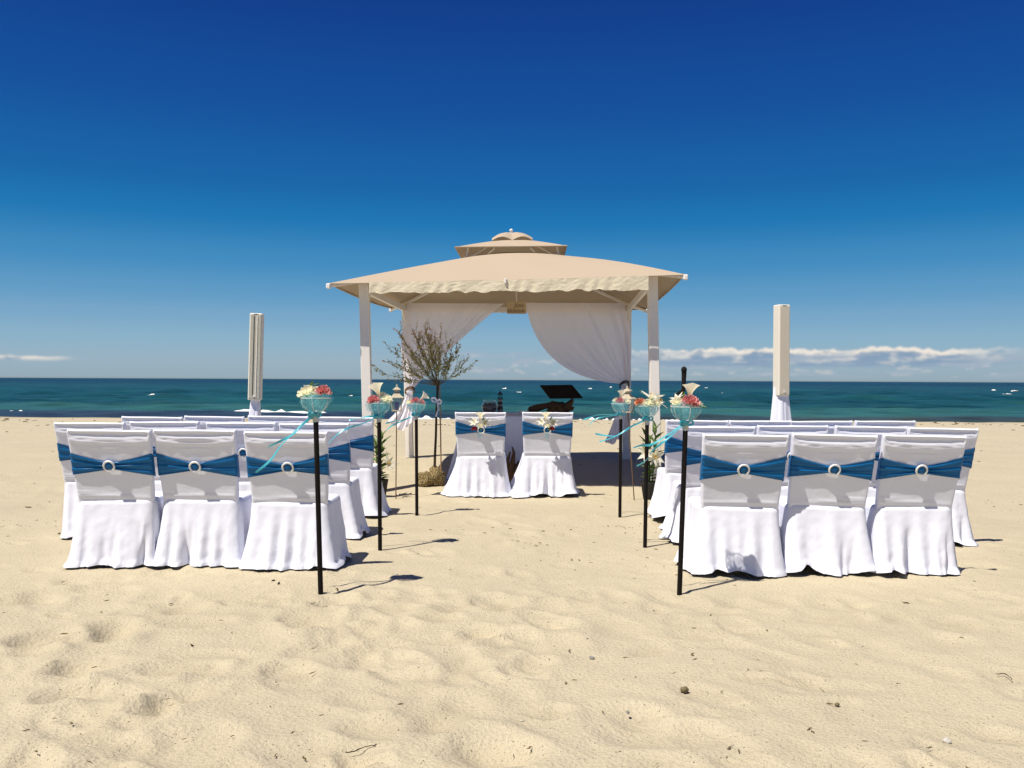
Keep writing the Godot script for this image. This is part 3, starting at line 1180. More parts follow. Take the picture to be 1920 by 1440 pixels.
	bloom(a, "rose", Vector3(-0.058, 0.014, 0.01), 0.044, M.petal_white, 10, 24, 0.05)
	calla(a, Vector3(0.03, 0.035, -0.01), Vector3(0.75, 0.62, 0.3), 0.11)
	# near right
	a = arrangement("wide pink carnation under white trumpet lily in the nearest right bowl", heads[3])
	bloom(a, "carnation", Vector3(0.018, 0.028, 0.045), 0.058, M.petal_pink, 11, 46, 0.18)
	bloom(a, "rose", Vector3(-0.05, 0.022, 0.02), 0.048, M.petal_white, 12, 26, 0.06)
	bloom(a, "rose", Vector3(0.066, 0.014, 0.0), 0.04, M.petal_white, 13, 24, 0.06)
	calla(a, Vector3(0.025, 0.04, -0.02), Vector3(0.05, 1, 0.3), 0.12)
	green_leaf(a, Vector3(-0.02, 0.05, 0.02), Vector3(0.1, 0.9, 0.2), 0.05, 0.02)
	green_leaf(a, Vector3(0.08, 0.0, 0.04), Vector3(0.8, 0.1, 0.4), 0.05, 0.022)
	lily(a, Vector3(-0.05, 0.04, 0.0), Vector3(-0.5, 0.9, 0.3), 0.06, 14)
	# middle right
	a = arrangement("mostly white lily and roses with one peach carnation in right bowl", heads[4])
	bloom(a, "carnation", Vector3(-0.058, 0.026, 0.02), 0.048, M.petal_peach, 15, 38, 0.16)
	bloom(a, "rose", Vector3(-0.005, 0.016, 0.055), 0.05, M.petal_white, 16, 28, 0.06)
	bloom(a, "rose", Vector3(0.055, 0.010, 0.03), 0.046, M.petal_white, 17, 26, 0.06)
	lily(a, Vector3(0.03, 0.045, 0.0), Vector3(0.15, 1, 0.1), 0.12, 18)
	lily(a, Vector3(0.07, 0.03, 0.02), Vector3(0.9, 0.65, 0.3), 0.10, 19)
	green_leaf(a, Vector3(0.02, 0.04, 0.06), Vector3(0.3, 0.5, 0.6), 0.05, 0.02)
	# far right
	a = arrangement("small pink carnation with white buds in the third right bowl", heads[5])
	bloom(a, "carnation", Vector3(-0.012, 0.022, 0.035), 0.046, M.petal_pink, 20, 40, 0.16)
	bloom(a, "rose", Vector3(0.05, 0.016, 0.015), 0.045, M.petal_white, 21, 26, 0.05)
	bloom(a, "rose", Vector3(-0.04, 0.026, -0.01), 0.04, M.petal_white, 22, 24, 0.05)
	calla(a, Vector3(0.0, 0.045, -0.02), Vector3(0.1, 1, 0.2), 0.09)
	green_leaf(a, Vector3(-0.03, 0.05, 0.02), Vector3(-0.3, 0.8, 0.2), 0.05, 0.018)

func corsage(label: String, x: float, y: float, z: float, flip: float, seed_: int) -> void:
	var t := thing("chair_bouquet", label, "flowers", Vector3(x, y, z), 0.0, "bouquets tied to the couple's chairs")
	calla(t, Vector3(0.01 * flip, 0.075, 0.02), Vector3(0.05 * flip, 1, 0.5), 0.12)
	lily(t, Vector3(-0.05, 0.05, 0.03), Vector3(-0.3, 0.7, 0.8), 0.08, seed_)
	lily(t, Vector3(0.055, 0.045, 0.03), Vector3(0.5, 0.5, 0.8), 0.08, seed_ + 1)
	bloom(t, "rose", Vector3(-0.052 * flip, -0.015, 0.045), 0.036, M.petal_red, seed_ + 2, 30, 0.1)
	bloom(t, "rose", Vector3(0.012, 0.022, 0.045), 0.038, M.petal_white, seed_ + 3, 26, 0.06)
	green_leaf(t, Vector3(-0.06, 0.06, 0.01), Vector3(-0.5, 0.9, 0.4), 0.075, 0.03)
	green_leaf(t, Vector3(0.07, 0.05, 0.02), Vector3(0.5, 0.9, 0.4), 0.075, 0.03)
	green_leaf(t, Vector3(0.04, 0.07, 0.03), Vector3(0.2, 1, 0.4), 0.07, 0.028)
	green_leaf(t, Vector3(0.0, 0.0, 0.04), Vector3(0.4, -0.3, 0.7), 0.06, 0.028)
	var s := Sh.new()
	s.lathe(PackedVector2Array([Vector2(0.001, -0.12), Vector2(0.020, -0.118), Vector2(0.024, -0.09), Vector2(0.022, -0.05)]), Vector3(0.004, 0.0, 0.022), 14)
	part("tulle_wrap", s, M.tulle, t)


# ---------------------------------------------------------------- gazebo
func panel(sh: Sh, a: Vector3, b: Vector3, ta: Vector3, tb: Vector3, bulge_a: float, bulge_b: float, sag: float, crown: float, ns := 30, nt := 16) -> void:
	var rows := []
	for i in nt + 1:
		var t := float(i) / nt
		var row := PackedVector3Array()
		for j in ns + 1:
			var s := float(j) / ns
			var p := a.lerp(b, s).lerp(ta.lerp(tb, s), t)
			var m := 4.0 * s * (1.0 - s)
			p.y += lerpf(bulge_a, bulge_b, s) * sin(PI * t) - sag * m * (1.0 - t) + crown * m * t + 0.006 * sin(s * 19.0 + t * 7.0) * m * (1.0 - t)
			row.push_back(p)
		rows.push_back(row)
	sh.grid(rows)

func gazebo() -> void:
	var g := thing("gazebo", "cream canvas gazebo with two roof tiers and white posts", "gazebo", Vector3(0.0, 0.1, -12.0))
	var o := g.position
	# corners of the roof, in the world, as the warped frame holds them
	var fl := Vector3(-2.077, 2.419, -10.05) - o
	var fr := Vector3(1.926, 2.520, -9.90) - o
	var rl := Vector3(-1.912, 2.462, -13.98) - o
	var rr := Vector3(2.085, 2.458, -13.9) - o
	var tfl := Vector3(-0.60, 2.905, -11.4) - o
	var tfr := Vector3(0.60, 2.940, -11.4) - o
	var trl := Vector3(-0.60, 2.93, -12.6) - o
	var trr := Vector3(0.60, 2.93, -12.6) - o
	var s := Sh.new()
	panel(s, fl, fr, tfl, tfr, 0.006, 0.032, 0.012, 0.055)
	panel(s, fr, rr, tfr, trr, 0.032, 0.02, 0.03, 0.01)
	panel(s, rr, rl, trr, trl, 0.02, 0.02, 0.03, 0.03)
	panel(s, rl, fl, trl, tfl, 0.02, 0.006, 0.03, 0.01)
	var can := part("canopy", s, M.canopy, g)
	s = Sh.new()
	for e in [[fl, fr, 0.012], [fr, rr, 0.03], [rr, rl, 0.03], [rl, fl, 0.03]]:
		var path := PackedVector3Array()
		for k in 31:
			var q := k / 30.0
			path.push_back((e[0] as Vector3).lerp(e[1], q) + Vector3(0, -e[2] * 4.0 * q * (1.0 - q) - 0.006, 0))
		s.tube(path, PackedFloat32Array([0.010]), 8)
	part("hem", s, M.canopy, can)
	# second tier
	s = Sh.new()
	var c2 := [Vector3(-0.735, 3.022, -11.3) - o, Vector3(0.69, 3.046, -11.3) - o, Vector3(0.72, 3.06, -12.7) - o, Vector3(-0.72, 3.06, -12.7) - o]
	var t2 := [Vector3(-0.25, 3.175, -11.76) - o, Vector3(0.25, 3.185, -11.76) - o, Vector3(0.25, 3.18, -12.24) - o, Vector3(-0.25, 3.18, -12.24) - o]
	for k in 4:
		panel(s, c2[k], c2[(k + 1) % 4], t2[k], t2[(k + 1) % 4], 0.004, 0.004, 0.006, 0.012, 20, 10)
	var tier := part("upper_canopy", s, M.canopy, g)
	s = Sh.new()
	for k in 4:
		s.bar(c2[k], c2[(k + 1) % 4], 0.009)
	part("hem", s, M.canopy, tier)
	# little arched cap over the vent
	s = Sh.new()
	var apex := Vector3(-0.02, 3.30, -12.0) - o
	var cc := [Vector3(-0.275, 3.175, -11.725) - o, Vector3(0.265, 3.185, -11.725) - o, Vector3(0.265, 3.18, -12.275) - o, Vector3(-0.275, 3.18, -12.275) - o]
	for k in 4:
		var rows := []
		for i in 11:
			var t := i / 10.0
			var row := PackedVector3Array()
			for j in 15:
				var q := j / 14.0
				var p: Vector3 = (cc[k] as Vector3).lerp(cc[(k + 1) % 4], q)
				var arch := 0.050 * absf(sin(TAU * q))
				p = p.lerp(apex, t)
				p.y += arch * (1.0 - t) * (1.0 - t) + 0.055 * sin(PI * t)
				row.push_back(p)
			rows.push_back(row)
		s.grid(rows)
	part("roof_cap", s, M.canopy, g)
	s = Sh.new()
	s.lathe(PackedVector2Array([Vector2(0.045, 0.0), Vector2(0.030, 0.014), Vector2(0.014, 0.022), Vector2(0.013, 0.045), Vector2(0.022, 0.052), Vector2(0.026, 0.066), Vector2(0.018, 0.08), Vector2(0.001, 0.086)]), apex + Vector3(0, -0.008, 0), 16)
	part("finial", s, M.paint, g)
	# posts
	var posts := [[Vector3(-1.660, 0.0, -10.35), Vector3(-1.733, 2.44, -10.35)], [Vector3(1.678, 0.0, -10.25), Vector3(1.617, 2.53, -10.25)], [Vector3(-1.572, 0.05, -13.7), Vector3(-1.650, 2.47, -13.7)], [Vector3(1.760, 0.05, -13.6), Vector3(1.768, 2.46, -13.6)]]
	for p in posts:
		s = Sh.new()
		s.beam(p[0] - o, p[1] - o, 0.112, 0.105, 0.006)
		part("post", s, M.paint, g)
	var head := []
	for p in posts:
		head.push_back(p[1] - o)
	# beams under the eaves, hip rafters, corner braces
	for e in [[0, 1], [2, 3], [0, 2], [1, 3]]:
		s = Sh.new()
		var a: Vector3 = head[e[0]] + Vector3(0, -0.055, 0)
		var b: Vector3 = head[e[1]] + Vector3(0, -0.055, 0)
		var d := (b - a).normalized() * 0.058
		s.beam(a + d, b - d, 0.045, 0.085)
		part("beam", s, M.paint, g)
	var eaves := [fl, fr, rl, rr]
	var tops := [tfl, tfr, trl, trr]
	for k in 4:
		s = Sh.new()
		var a: Vector3 = eaves[k] + Vector3(0, -0.032, 0)
		var b: Vector3 = head[k] + (tops[k] - head[k]) * 0.04 + Vector3(0, 0.03, 0)
		s.beam(a.lerp(b, 0.02), b, 0.035, 0.038)
		s.beam(b, tops[k] + Vector3(0, -0.05, 0), 0.035, 0.038)
		part("rafter", s, M.paint, g)
		s = Sh.new()
		s.box(Transform3D(Basis(), a + (a - b).normalized() * 0.012), Vector3(0.05, 0.06, 0.05), 0.01)
		part("corner_cap", s, M.paint, g)
	for k in 4:
		var sx := 1.0 if k % 2 == 0 else -1.0
		var sz := -1.0 if k < 2 else 1.0
		for w in 2:
			s = Sh.new()
			var h: Vector3 = head[k]
			var to := Vector3(sx * 0.42, -0.09, 0.0) if w == 0 else Vector3(0, -0.09, sz * 0.42)
			var from := Vector3(sx * 0.05, -0.42, 0.0) if w == 0 else Vector3(0, -0.42, sz * 0.05)
			if k >= 2 or w == 1:
				s.beam(h + from * Vector3(1, 0.62, 1), h + to, 0.028, 0.028)
				part("brace", s, M.paint, g)
	# frame of the upper tier, showing in the vent
	for k in 4:
		s = Sh.new()
		s.bar(tops[k] + Vector3(0, -0.05, 0), Vector3(tops[k].x * 0.95, 3.06 - o.y, tops[k].z * 0.95), 0.014)
		s.bar(tops[k] + Vector3(0, -0.03, 0), Vector3(tops[k].x * 0.4, 3.16 - o.y, tops[k].z * 0.4), 0.012)
		part("vent_strut", s, M.paint, g)
	s = Sh.new()
	for e in [[0, 1], [1, 3], [3, 2], [2, 0]]:
		s.bar(tops[e[0]] + Vector3(0, -0.05, 0), tops[e[1]] + Vector3(0, -0.05, 0), 0.015)
	part("ring_beam", s, M.paint, g)
	# joint plate where the front beam is spliced
	s = Sh.new()
	var pl := Vector3(0.0, 2.435, -10.22) - o
	s.box(Transform3D(Basis(), pl + Vector3(0.0, -0.055, 0)), Vector3(0.10, 0.03, 0.04), 0.008)
	s.beam(pl + Vector3(-0.05, -0.05, 0), pl + Vector3(-0.17, 0.01, 0), 0.03, 0.028)
	s.beam(pl + Vector3(0.05, -0.05, 0), pl + Vector3(0.17, 0.01, 0), 0.03, 0.028)
	part("splice_plate", s, M.paint, g)
	s = Sh.new()
	s.box(Transform3D(Basis(), Vector3(-0.079, 2.442, -9.952) - o), Vector3(0.026, 0.055, 0.03), 0.006)
	part("hem_clip", s, M.paint, g)
	# ruffled valance between the front posts
	s = Sh.new()
	var rows := []
	var vn := FastNoiseLite.new()
	vn.seed = 12
	vn.frequency = 2.2
	var nn := 220
	for i in 12:
		var t := i / 11.0
		var row := PackedVector3Array()
		for j in nn + 1:
			var q := float(j) / nn
			var x := lerpf(-1.622, 1.520, q)
			var top := lerpf(2.426, 2.506, q) - 0.012 * 4.0 * q * (1.0 - q)
			var low := lerpf(2.304, 2.350, q) + 0.007 * sin(q * 52.0 + 2.5 * sin(q * 17.0)) + 0.022 * vn.get_noise_2d(q * 7.0, 1.0)
			var z := lerpf(-10.020, -9.898, q) + (0.0015 + 0.0030 * t) * sin(q * 88.0 + 3.0 * sin(q * 23.0) + t * 2.4) + 0.004 * vn.get_noise_2d(q * 16.0, t * 2.0)
			row.push_back(Vector3(x, lerpf(top, low, t), z) - o)
		rows.push_back(row)
	s.grid(rows)
	part("valance", s, M.valance, g)

	# curtains on the seaward side
	curtain("sheer white curtain on the left, swept back in a straight diagonal to rear post", -1.60, -0.123, 2.50, -13.62, Vector2(-1.567, 1.155), Vector2(-0.885, 1.936), Vector2(-1.80, 1.793), M.rope, 1.0,
		[Vector3(-1.875, 0.705, -13.35), Vector3(-1.66, 0.545, -13.4), Vector3(-1.462, 0.735, -13.5)], 3)
	curtain("sheer white curtain on the right, hanging in a full curve to rear post", 0.20, 1.700, 2.505, -13.52, Vector2(1.712, 1.262), Vector2(0.39, 1.368), Vector2(1.905, 1.847), M.rope_grey, -1.0,
		[Vector3(1.40, 0.40, -13.3), Vector3(1.52, 0.36, -13.35), Vector3(1.68, 0.50, -13.42)], 8)

	# name board hung under the middle of the rear beam
	var sg := thing("name_board", "small kraft card sign with handwritten names under gazebo roof", "sign", Vector3(0.062, 2.383, -12.9))
	s = Sh.new()
	s.box(Transform3D(), Vector3(0.275, 0.178, 0.012), 0.003)
	part("board", s, M.card, sg)
	s = Sh.new()
	s.bar(Vector3(0, 0.089, 0), Vector3(-0.012, 0.40, 0.02), 0.007)
	part("hanger", s, M.paint, sg)
	var font := SystemFont.new()
	font.font_names = PackedStringArray(["Droid Serif"])
	font.font_italic = true
	for e in [["Jens", Vector3(0.035, 0.012, 0.0068), 0.062], ["Melanie", Vector3(-0.012, -0.066, 0.0068), 0.060]]:
		var tm := TextMesh.new()
		tm.text = e[0]
		tm.font = font
		tm.font_size = 48
		tm.pixel_size = e[2] / 42.0
		tm.depth = 0.002
		var w := piece("lettering", tm, M.ink, sg)
		w.position = e[1] + Vector3(0, 0.02, 0)
		w.transform.basis = Basis(Vector3(1, 0, 0), Vector3(0.28, 1, 0), Vector3(0, 0, 1))

func curtain(label: String, x0: float, x1: float, ytop: float, z: float, tie: Vector2, c_in: Vector2, c_out: Vector2, rope: Material, side: float, tail: Array, seed_: int) -> void:
	# the threads run from the rail to the tie; x0..x1 is the rail, the open edge is the one nearer the middle
	var o := Vector3(tie.x, ground(tie.x, z), z)
	var t := thing("curtain", label, "curtain", o, 0.0, "curtains of the gazebo")
	var s := Sh.new()
	var n := FastNoiseLite.new()
	n.seed = seed_
	n.frequency = 1.0
	var rows := []
	var nt := 44
	var ns := 110
	for i in nt + 1:
		var q := float(i) / nt
		var row := PackedVector3Array()
		for j in ns + 1:
			var f := float(j) / ns   # 0 at the outer post, 1 at the open edge
			var top := Vector2(lerpf(x0, x1, f) if side > 0 else lerpf(x1, x0, f), ytop)
			var end := Vector2(tie.x + (f - 0.5) * 0.075 * side, tie.y + (f - 0.5) * 0.03)
			var ctrl := c_out.lerp(c_in, f if side > 0 else pow(f, 1.15))
			ctrl.y += 0.12 * sin(PI * f) * side * -1.0
			var p := top.lerp(ctrl, q).lerp(ctrl.lerp(end, q), q)
			var env := sin(PI * pow(q, 0.8)) * 0.9 + 0.12
			var fold := sin(f * 24.0 + 4.0 * n.get_noise_2d(f * 3.0, 0.0) + 1.5 * q) * 0.5 + 0.36 * sin(f * 57.0 + 3.0 * n.get_noise_2d(f * 5.0, 4.0))
			fold *= 0.35 + 0.65 * smooth(-0.3, 0.4, n.get_noise_2d(f * 2.6, q * 0.8 + 7.0))
			var dz := fold * lerpf(0.062, 0.036, q) * env + 0.05 * sin(PI * q) * sin(PI * f) - 0.05 * q
			row.push_back(Vector3(p.x, p.y, z + 0.06 + dz) - o)
		rows.push_back(row)
	s.grid(rows)
	part("upper_drape", s, M.sheer, t)
	# tail below the tie, blown to the left
	s = Sh.new()
	rows = []
	for i in 27:
		var q := i / 26.0
		var row := PackedVector3Array()
		for j in 61:
			var f := j / 60.0
			var a := Vector3(tie.x + (f - 0.5) * 0.085, tie.y, z + 0.03)
			var b: Vector3
			if f < 0.5:
				b = (tail[0] as Vector3).lerp(tail[1], f * 2.0)
			else:
				b = (tail[1] as Vector3).lerp(tail[2], f * 2.0 - 1.0)
			b.y += 0.03 * n.get_noise_2d(f * 9.0, 20.0)
			var c := Vector3(lerpf(a.x, b.x, 0.32), lerpf(a.y, b.y, 0.62), a.z + 0.03)
			var p := a.lerp(c, q).lerp(c.lerp(b, q), q)
			p.z += 0.03 * sin(f * 26.0 + q * 2.0 + seed_) * (0.35 + q * 0.65)
			row.push_back(p - o)
		rows.push_back(row)
	s.grid(rows)
	part("tail", s, M.sheer, t)
	s = Sh.new()
	for k in 3:
		var path := PackedVector3Array()
		for i in 25:
			var a := TAU * i / 24
			path.push_back(Vector3(tie.x + 0.072 * cos(a), tie.y + 0.012 * (k - 1) + (0.045 + 0.005 * k) * sin(a + 0.3) , z + 0.035 + 0.065 * sin(a)) - o)
		s.tube(path, PackedFloat32Array([0.008]), 7, false)
	part("tie_rope", s, rope, t)


# ---------------------------------------------------------------- table and what stands on it
func ceremony_table() -> void:
	var x0 := -0.66
	var x1 := 0.56
	var zc := -11.62
	var g := ground(0.07, zc)
	var top := 0.882
	var t := thing("ceremony_table", "long table under the gazebo with floor-length white cloth", "table", Vector3(-0.05, g, zc))
	var s := Sh.new()
	s.box(Transform3D(Basis(), Vector3(0, top - g - 0.02, 0)), Vector3(x1 - x0 - 0.01, 0.03, 0.62), 0.006)
	part("tabletop", s, M.driftwood, t)
	for sx in [-1.0, 1.0]:
		for sz in [-1.0, 1.0]:
			s = Sh.new()
			s.bar(Vector3(sx * 0.54, -0.05, sz * 0.26), Vector3(sx * 0.54, top - g - 0.035, sz * 0.26), 0.018)
			part("leg", s, M.steel, t)
	# cloth: rounded rectangle with soft folds that spread at the corners
	var c := thing("tablecloth", "white cloth draped over the ceremony table, in the roof's shade", "tablecloth", Vector3(-0.05, g, zc))
	s = Sh.new()
	var hw := (x1 - x0) / 2
	var hz := 0.315
	var rows := []
	var n := FastNoiseLite.new()
	n.seed = 40
	n.frequency = 1.2
	var np := 168
	var pts := []
	var nor := []
	for k in np:
		var a := TAU * k / np
		var d := Vector2(cos(a), sin(a))
		var e := 14.0
		var f := pow(pow(absf(d.x / hw), e) + pow(absf(d.y / hz), e), -1.0 / e)
		pts.push_back(d * f)
		nor.push_back(Vector2(signf(d.x) * pow(absf(d.x * f / hw), e - 1.0) / hw, signf(d.y) * pow(absf(d.y * f / hz), e - 1.0) / hz).normalized())
	for i in 26:
		var q := i / 25.0
		var row := PackedVector3Array()
		for k in np:
			var p: Vector2 = pts[k]
			var nn: Vector2 = nor[k]
			var corner := pow(absf(p.x / hw) * absf(p.y / hz), 3.0)
			var out := 0.004 + (0.05 + 0.22 * corner) * pow(q, 1.5) + 0.03 * q * n.get_noise_2d(p.x * 6.0, p.y * 6.0)
			if i == 0:
				out = -0.006
			row.push_back(Vector3(p.x + nn.x * out, lerpf(top - g, -0.01, q) + (0.003 if i < 2 else 0.0), p.y + nn.y * out))
		rows.push_back(row)
	var first := s.grid(rows, true)
	s.fan(Vector3(0, top - g + 0.003, 0), first, np)
	var cl := part("cloth", s, M.cloth, c)
	cl.name = "drape"

	var y := top + 0.004
	# goldfish-bowl vase
	var b := thing("glass_bowl", "round glass bowl with dark filling on the ceremony table", "glass bowl", Vector3(-0.29, y, -11.55))
	s = Sh.new()
	var prof := PackedVector2Array()
	for k in 17:
		var a := lerpf(-PI / 2 + 0.5, PI / 2 - 0.75, k / 16.0)
		prof.push_back(Vector2(cos(a) * 0.104, 0.095 + sin(a) * 0.104))
	prof.push_back(Vector2(0.080, 0.178))
	s.lathe(prof, Vector3.ZERO, 32)
	var gl := part("bowl", s, M.glass, b)
	s = Sh.new()
	var rim := PackedVector3Array()
	for k in 29:
		var a := TAU * k / 28
		rim.push_back(Vector3(cos(a) * 0.080, 0.179, sin(a) * 0.080))
	s.tube(rim, PackedFloat32Array([0.003]), 6, false)
	part("rim", s, M.glass, gl)
	s = Sh.new()
	var fill := PackedVector2Array()
	for k in 9:
		var a := lerpf(-PI / 2 + 0.5, 0.22, k / 8.0)
		fill.push_back(Vector2(cos(a) * 0.098, 0.095 + sin(a) * 0.098))
	fill.push_back(Vector2(0.06, 0.128))
	fill.push_back(Vector2(0.0, 0.122))
	s.lathe(fill, Vector3.ZERO, 28)
	var fn := FastNoiseLite.new()
	fn.frequency = 25.0
	for k in 9:
		s.ball(Vector3(cos(k * 2.4) * 0.055, 0.12 + 0.006 * (k % 3), sin(k * 2.4) * 0.055), Vector3(0.022, 0.016, 0.02), 10, 7, fn, 0.4)
	part("filling", s, M.bowl_fill, b)
	# toy lighthouse
	var l := thing("lighthouse_figurine", "little dark striped lighthouse ornament beside the glass bowl", "ornament", Vector3(-0.155, y, -11.66))
	s = Sh.new()
	s.lathe(PackedVector2Array([Vector2(0.0, 0.0), Vector2(0.05, 0.0), Vector2(0.05, 0.012), Vector2(0.040, 0.02), Vector2(0.026, 0.19), Vector2(0.0, 0.192)]), Vector3.ZERO, 18)
	part("tower", s, M.tower, l)
	for e in [[0.055, 0.095], [0.125, 0.155]]:
		s = Sh.new()
		var ra: float = lerpf(0.040, 0.026, (e[0] - 0.02) / 0.17) + 0.001
		var rb: float = lerpf(0.040, 0.026, (e[1] - 0.02) / 0.17) + 0.001
		s.lathe(PackedVector2Array([Vector2(ra - 0.004, e[0]), Vector2(ra, e[0]), Vector2(rb, e[1]), Vector2(rb - 0.004, e[1])]), Vector3.ZERO, 18)
		part("stripe", s, M.tower_dark, l)
	s = Sh.new()
	s.lathe(PackedVector2Array([Vector2(0.0, 0.188), Vector2(0.036, 0.188), Vector2(0.036, 0.198), Vector2(0.0, 0.198)]), Vector3.ZERO, 18)
	for k in 8:
		var a := TAU * k / 8
		s.bar(Vector3(cos(a) * 0.034, 0.196, sin(a) * 0.034), Vector3(cos(a) * 0.034, 0.222, sin(a) * 0.034), 0.0025, 5)
	part("gallery", s, M.tower_dark, l)
	s = Sh.new()
	for k in 6:
		var a := TAU * k / 6
		s.bar(Vector3(cos(a) * 0.021, 0.196, sin(a) * 0.021), Vector3(cos(a) * 0.021, 0.252, sin(a) * 0.021), 0.003, 5)
	part("lamp_room", s, M.tower_dark, l)
	s = Sh.new()
	s.lathe(PackedVector2Array([Vector2(0.0, 0.25), Vector2(0.036, 0.25), Vector2(0.033, 0.256), Vector2(0.010, 0.285), Vector2(0.005, 0.292), Vector2(0.004, 0.305), Vector2(0.0, 0.306)]), Vector3.ZERO, 16)
	part("roof", s, M.tower_dark, l)
	# two small white candle cups
	for e in [[0.112, "left one of two small white candle cups between the couple's chairs"], [0.196, "right one of two small white candle cups, touching the driftwood"]]:
		var cup := thing("candle_cup", e[1], "candle", Vector3(e[0], y, -11.42), 0.0, "candle cups on the table")
		s = Sh.new()
		s.lathe(PackedVector2Array([Vector2(0.0, 0.0), Vector2(0.020, 0.0), Vector2(0.026, 0.05), Vector2(0.023, 0.05), Vector2(0.018, 0.006)]), Vector3.ZERO, 18)
		part("cup", s, M.glass, cup)
		s = Sh.new()
		s.lathe(PackedVector2Array([Vector2(0.0, 0.004), Vector2(0.018, 0.004), Vector2(0.024, 0.044), Vector2(0.022, 0.052), Vector2(0.0, 0.053)]), Vector3.ZERO, 18)
		part("wax", s, M.wax, cup)
	# driftwood on the table
	var w := thing("driftwood", "long gnarled dark driftwood lying on the ceremony table", "driftwood", Vector3(0.5, y, -11.5))
	var dn := FastNoiseLite.new()
	dn.seed = 9
	dn.frequency = 7.0
	dn.fractal_octaves = 3
	s = Sh.new()
	s.tube(PackedVector3Array([Vector3(-0.285, 0.022, 0.0), Vector3(-0.27, 0.03, 0.0), Vector3(-0.24, 0.055, 0.0), Vector3(-0.16, 0.095, 0.0), Vector3(-0.06, 0.105, 0.0), Vector3(0.04, 0.115, -0.01), Vector3(0.13, 0.10, -0.01), Vector3(0.22, 0.085, 0.0), Vector3(0.30, 0.06, 0.0)]), PackedFloat32Array([0.012, 0.034, 0.048, 0.052, 0.048, 0.055, 0.06, 0.055, 0.02]), 14)
	s.tube(PackedVector3Array([Vector3(0.0, 0.10, 0.0), Vector3(0.02, 0.06, 0.02), Vector3(-0.02, 0.0, 0.05)]), PackedFloat32Array([0.05, 0.055, 0.05]), 12)
	s.tube(PackedVector3Array([Vector3(0.10, 0.09, 0.0), Vector3(0.15, 0.05, 0.02), Vector3(0.20, 0.0, 0.04)]), PackedFloat32Array([0.06, 0.065, 0.07]), 12)
	s.tube(PackedVector3Array([Vector3(0.18, 0.09, 0.0), Vector3(0.25, 0.14, 0.0), Vector3(0.285, 0.185, -0.02), Vector3(0.29, 0.215, -0.03)]), PackedFloat32Array([0.05, 0.042, 0.026, 0.010]), 10)
	s.tube(PackedVector3Array([Vector3(0.03, 0.13, 0.0), Vector3(0.02, 0.17, -0.01)]), PackedFloat32Array([0.022, 0.012]), 8)
	for k in s.v.size():
		var p := s.v[k]
		s.v[k] += Vector3(dn.get_noise_3dv(p), dn.get_noise_3dv(p + Vector3(7, 0, 0)), dn.get_noise_3dv(p + Vector3(0, 9, 0))) * 0.028
		s.v[k].y = maxf(s.v[k].y, 0.0)
	part("trunk", s, M.driftwood, w)
	# reading board propped on it
	var rb := thing("reading_board", "flat black lectern board tilted above the driftwood", "lectern board", Vector3(0.64, y + 0.19, -11.55))
	s = Sh.new()
	var bl := Vector3(0.488, 1.095, -11.4) - rb.position
	var ux := Vector3(0.425, 0.008, -0.01)
	var uy := Vector3(-0.118, 0.163, -0.33)
	var bx := ux.normalized()
	var bz := bx.cross(uy).normalized()
	for k in 2:
		var off := bz * 0.006 * (1.0 if k == 0 else -1.0)
		var q := [bl + off, bl + ux + off, bl + ux + uy + off, bl + uy + off]
		if k == 1:
			q.reverse()
		s.quad(q[0], q[1], q[2], q[3])
	var cr := [bl, bl + ux, bl + ux + uy, bl + uy]
	for k in 4:
		s.quad(cr[k] + bz * 0.006, cr[(k + 1) % 4] + bz * 0.006, cr[(k + 1) % 4] - bz * 0.006, cr[k] - bz * 0.006)
	part("board", s, M.matt_black, rb)
	s = Sh.new()
	s.bar(Vector3(0.0, -0.19, 0.02), Vector3(-0.005, -0.03, 0.03), 0.018)
	s.bar(Vector3(-0.05, -0.06, 0.05), Vector3(0.03, -0.03, 0.0), 0.01)
	part("support", s, M.matt_black, rb)
	# driftwood standing on the sand before the table
	g = ground(-0.02, -10.98)
	var gw := thing("driftwood", "pointed brown driftwood stump on the sand between the couple's chairs", "driftwood", Vector3(0.0, g, -10.98))
	s = Sh.new()
	s.tube(PackedVector3Array([Vector3(-0.02, -0.03, 0), Vector3(-0.02, 0.12, 0.0), Vector3(0.01, 0.25, 0.0), Vector3(0.015, 0.37, 0.0), Vector3(0.015, 0.45, 0.0)]), PackedFloat32Array([0.09, 0.085, 0.05, 0.025, 0.008]), 12)
	s.tube(PackedVector3Array([Vector3(0.06, -0.03, 0), Vector3(0.08, 0.10, 0.02), Vector3(0.10, 0.20, 0.0), Vector3(0.115, 0.26, 0.0)]), PackedFloat32Array([0.09, 0.08, 0.05, 0.015]), 12)
	s.tube(PackedVector3Array([Vector3(-0.07, 0.05, 0.02), Vector3(-0.06, 0.2, 0.03), Vector3(-0.035, 0.38, 0.0)]), PackedFloat32Array([0.03, 0.025, 0.008]), 8)
	for k in s.v.size():
		var p := s.v[k]
		s.v[k] += Vector3(dn.get_noise_3dv(p), 0.4 * dn.get_noise_3dv(p + Vector3(7, 0, 0)), dn.get_noise_3dv(p + Vector3(0, 9, 0))) * 0.04
	part("trunk", s, M.driftwood_pale, gw)


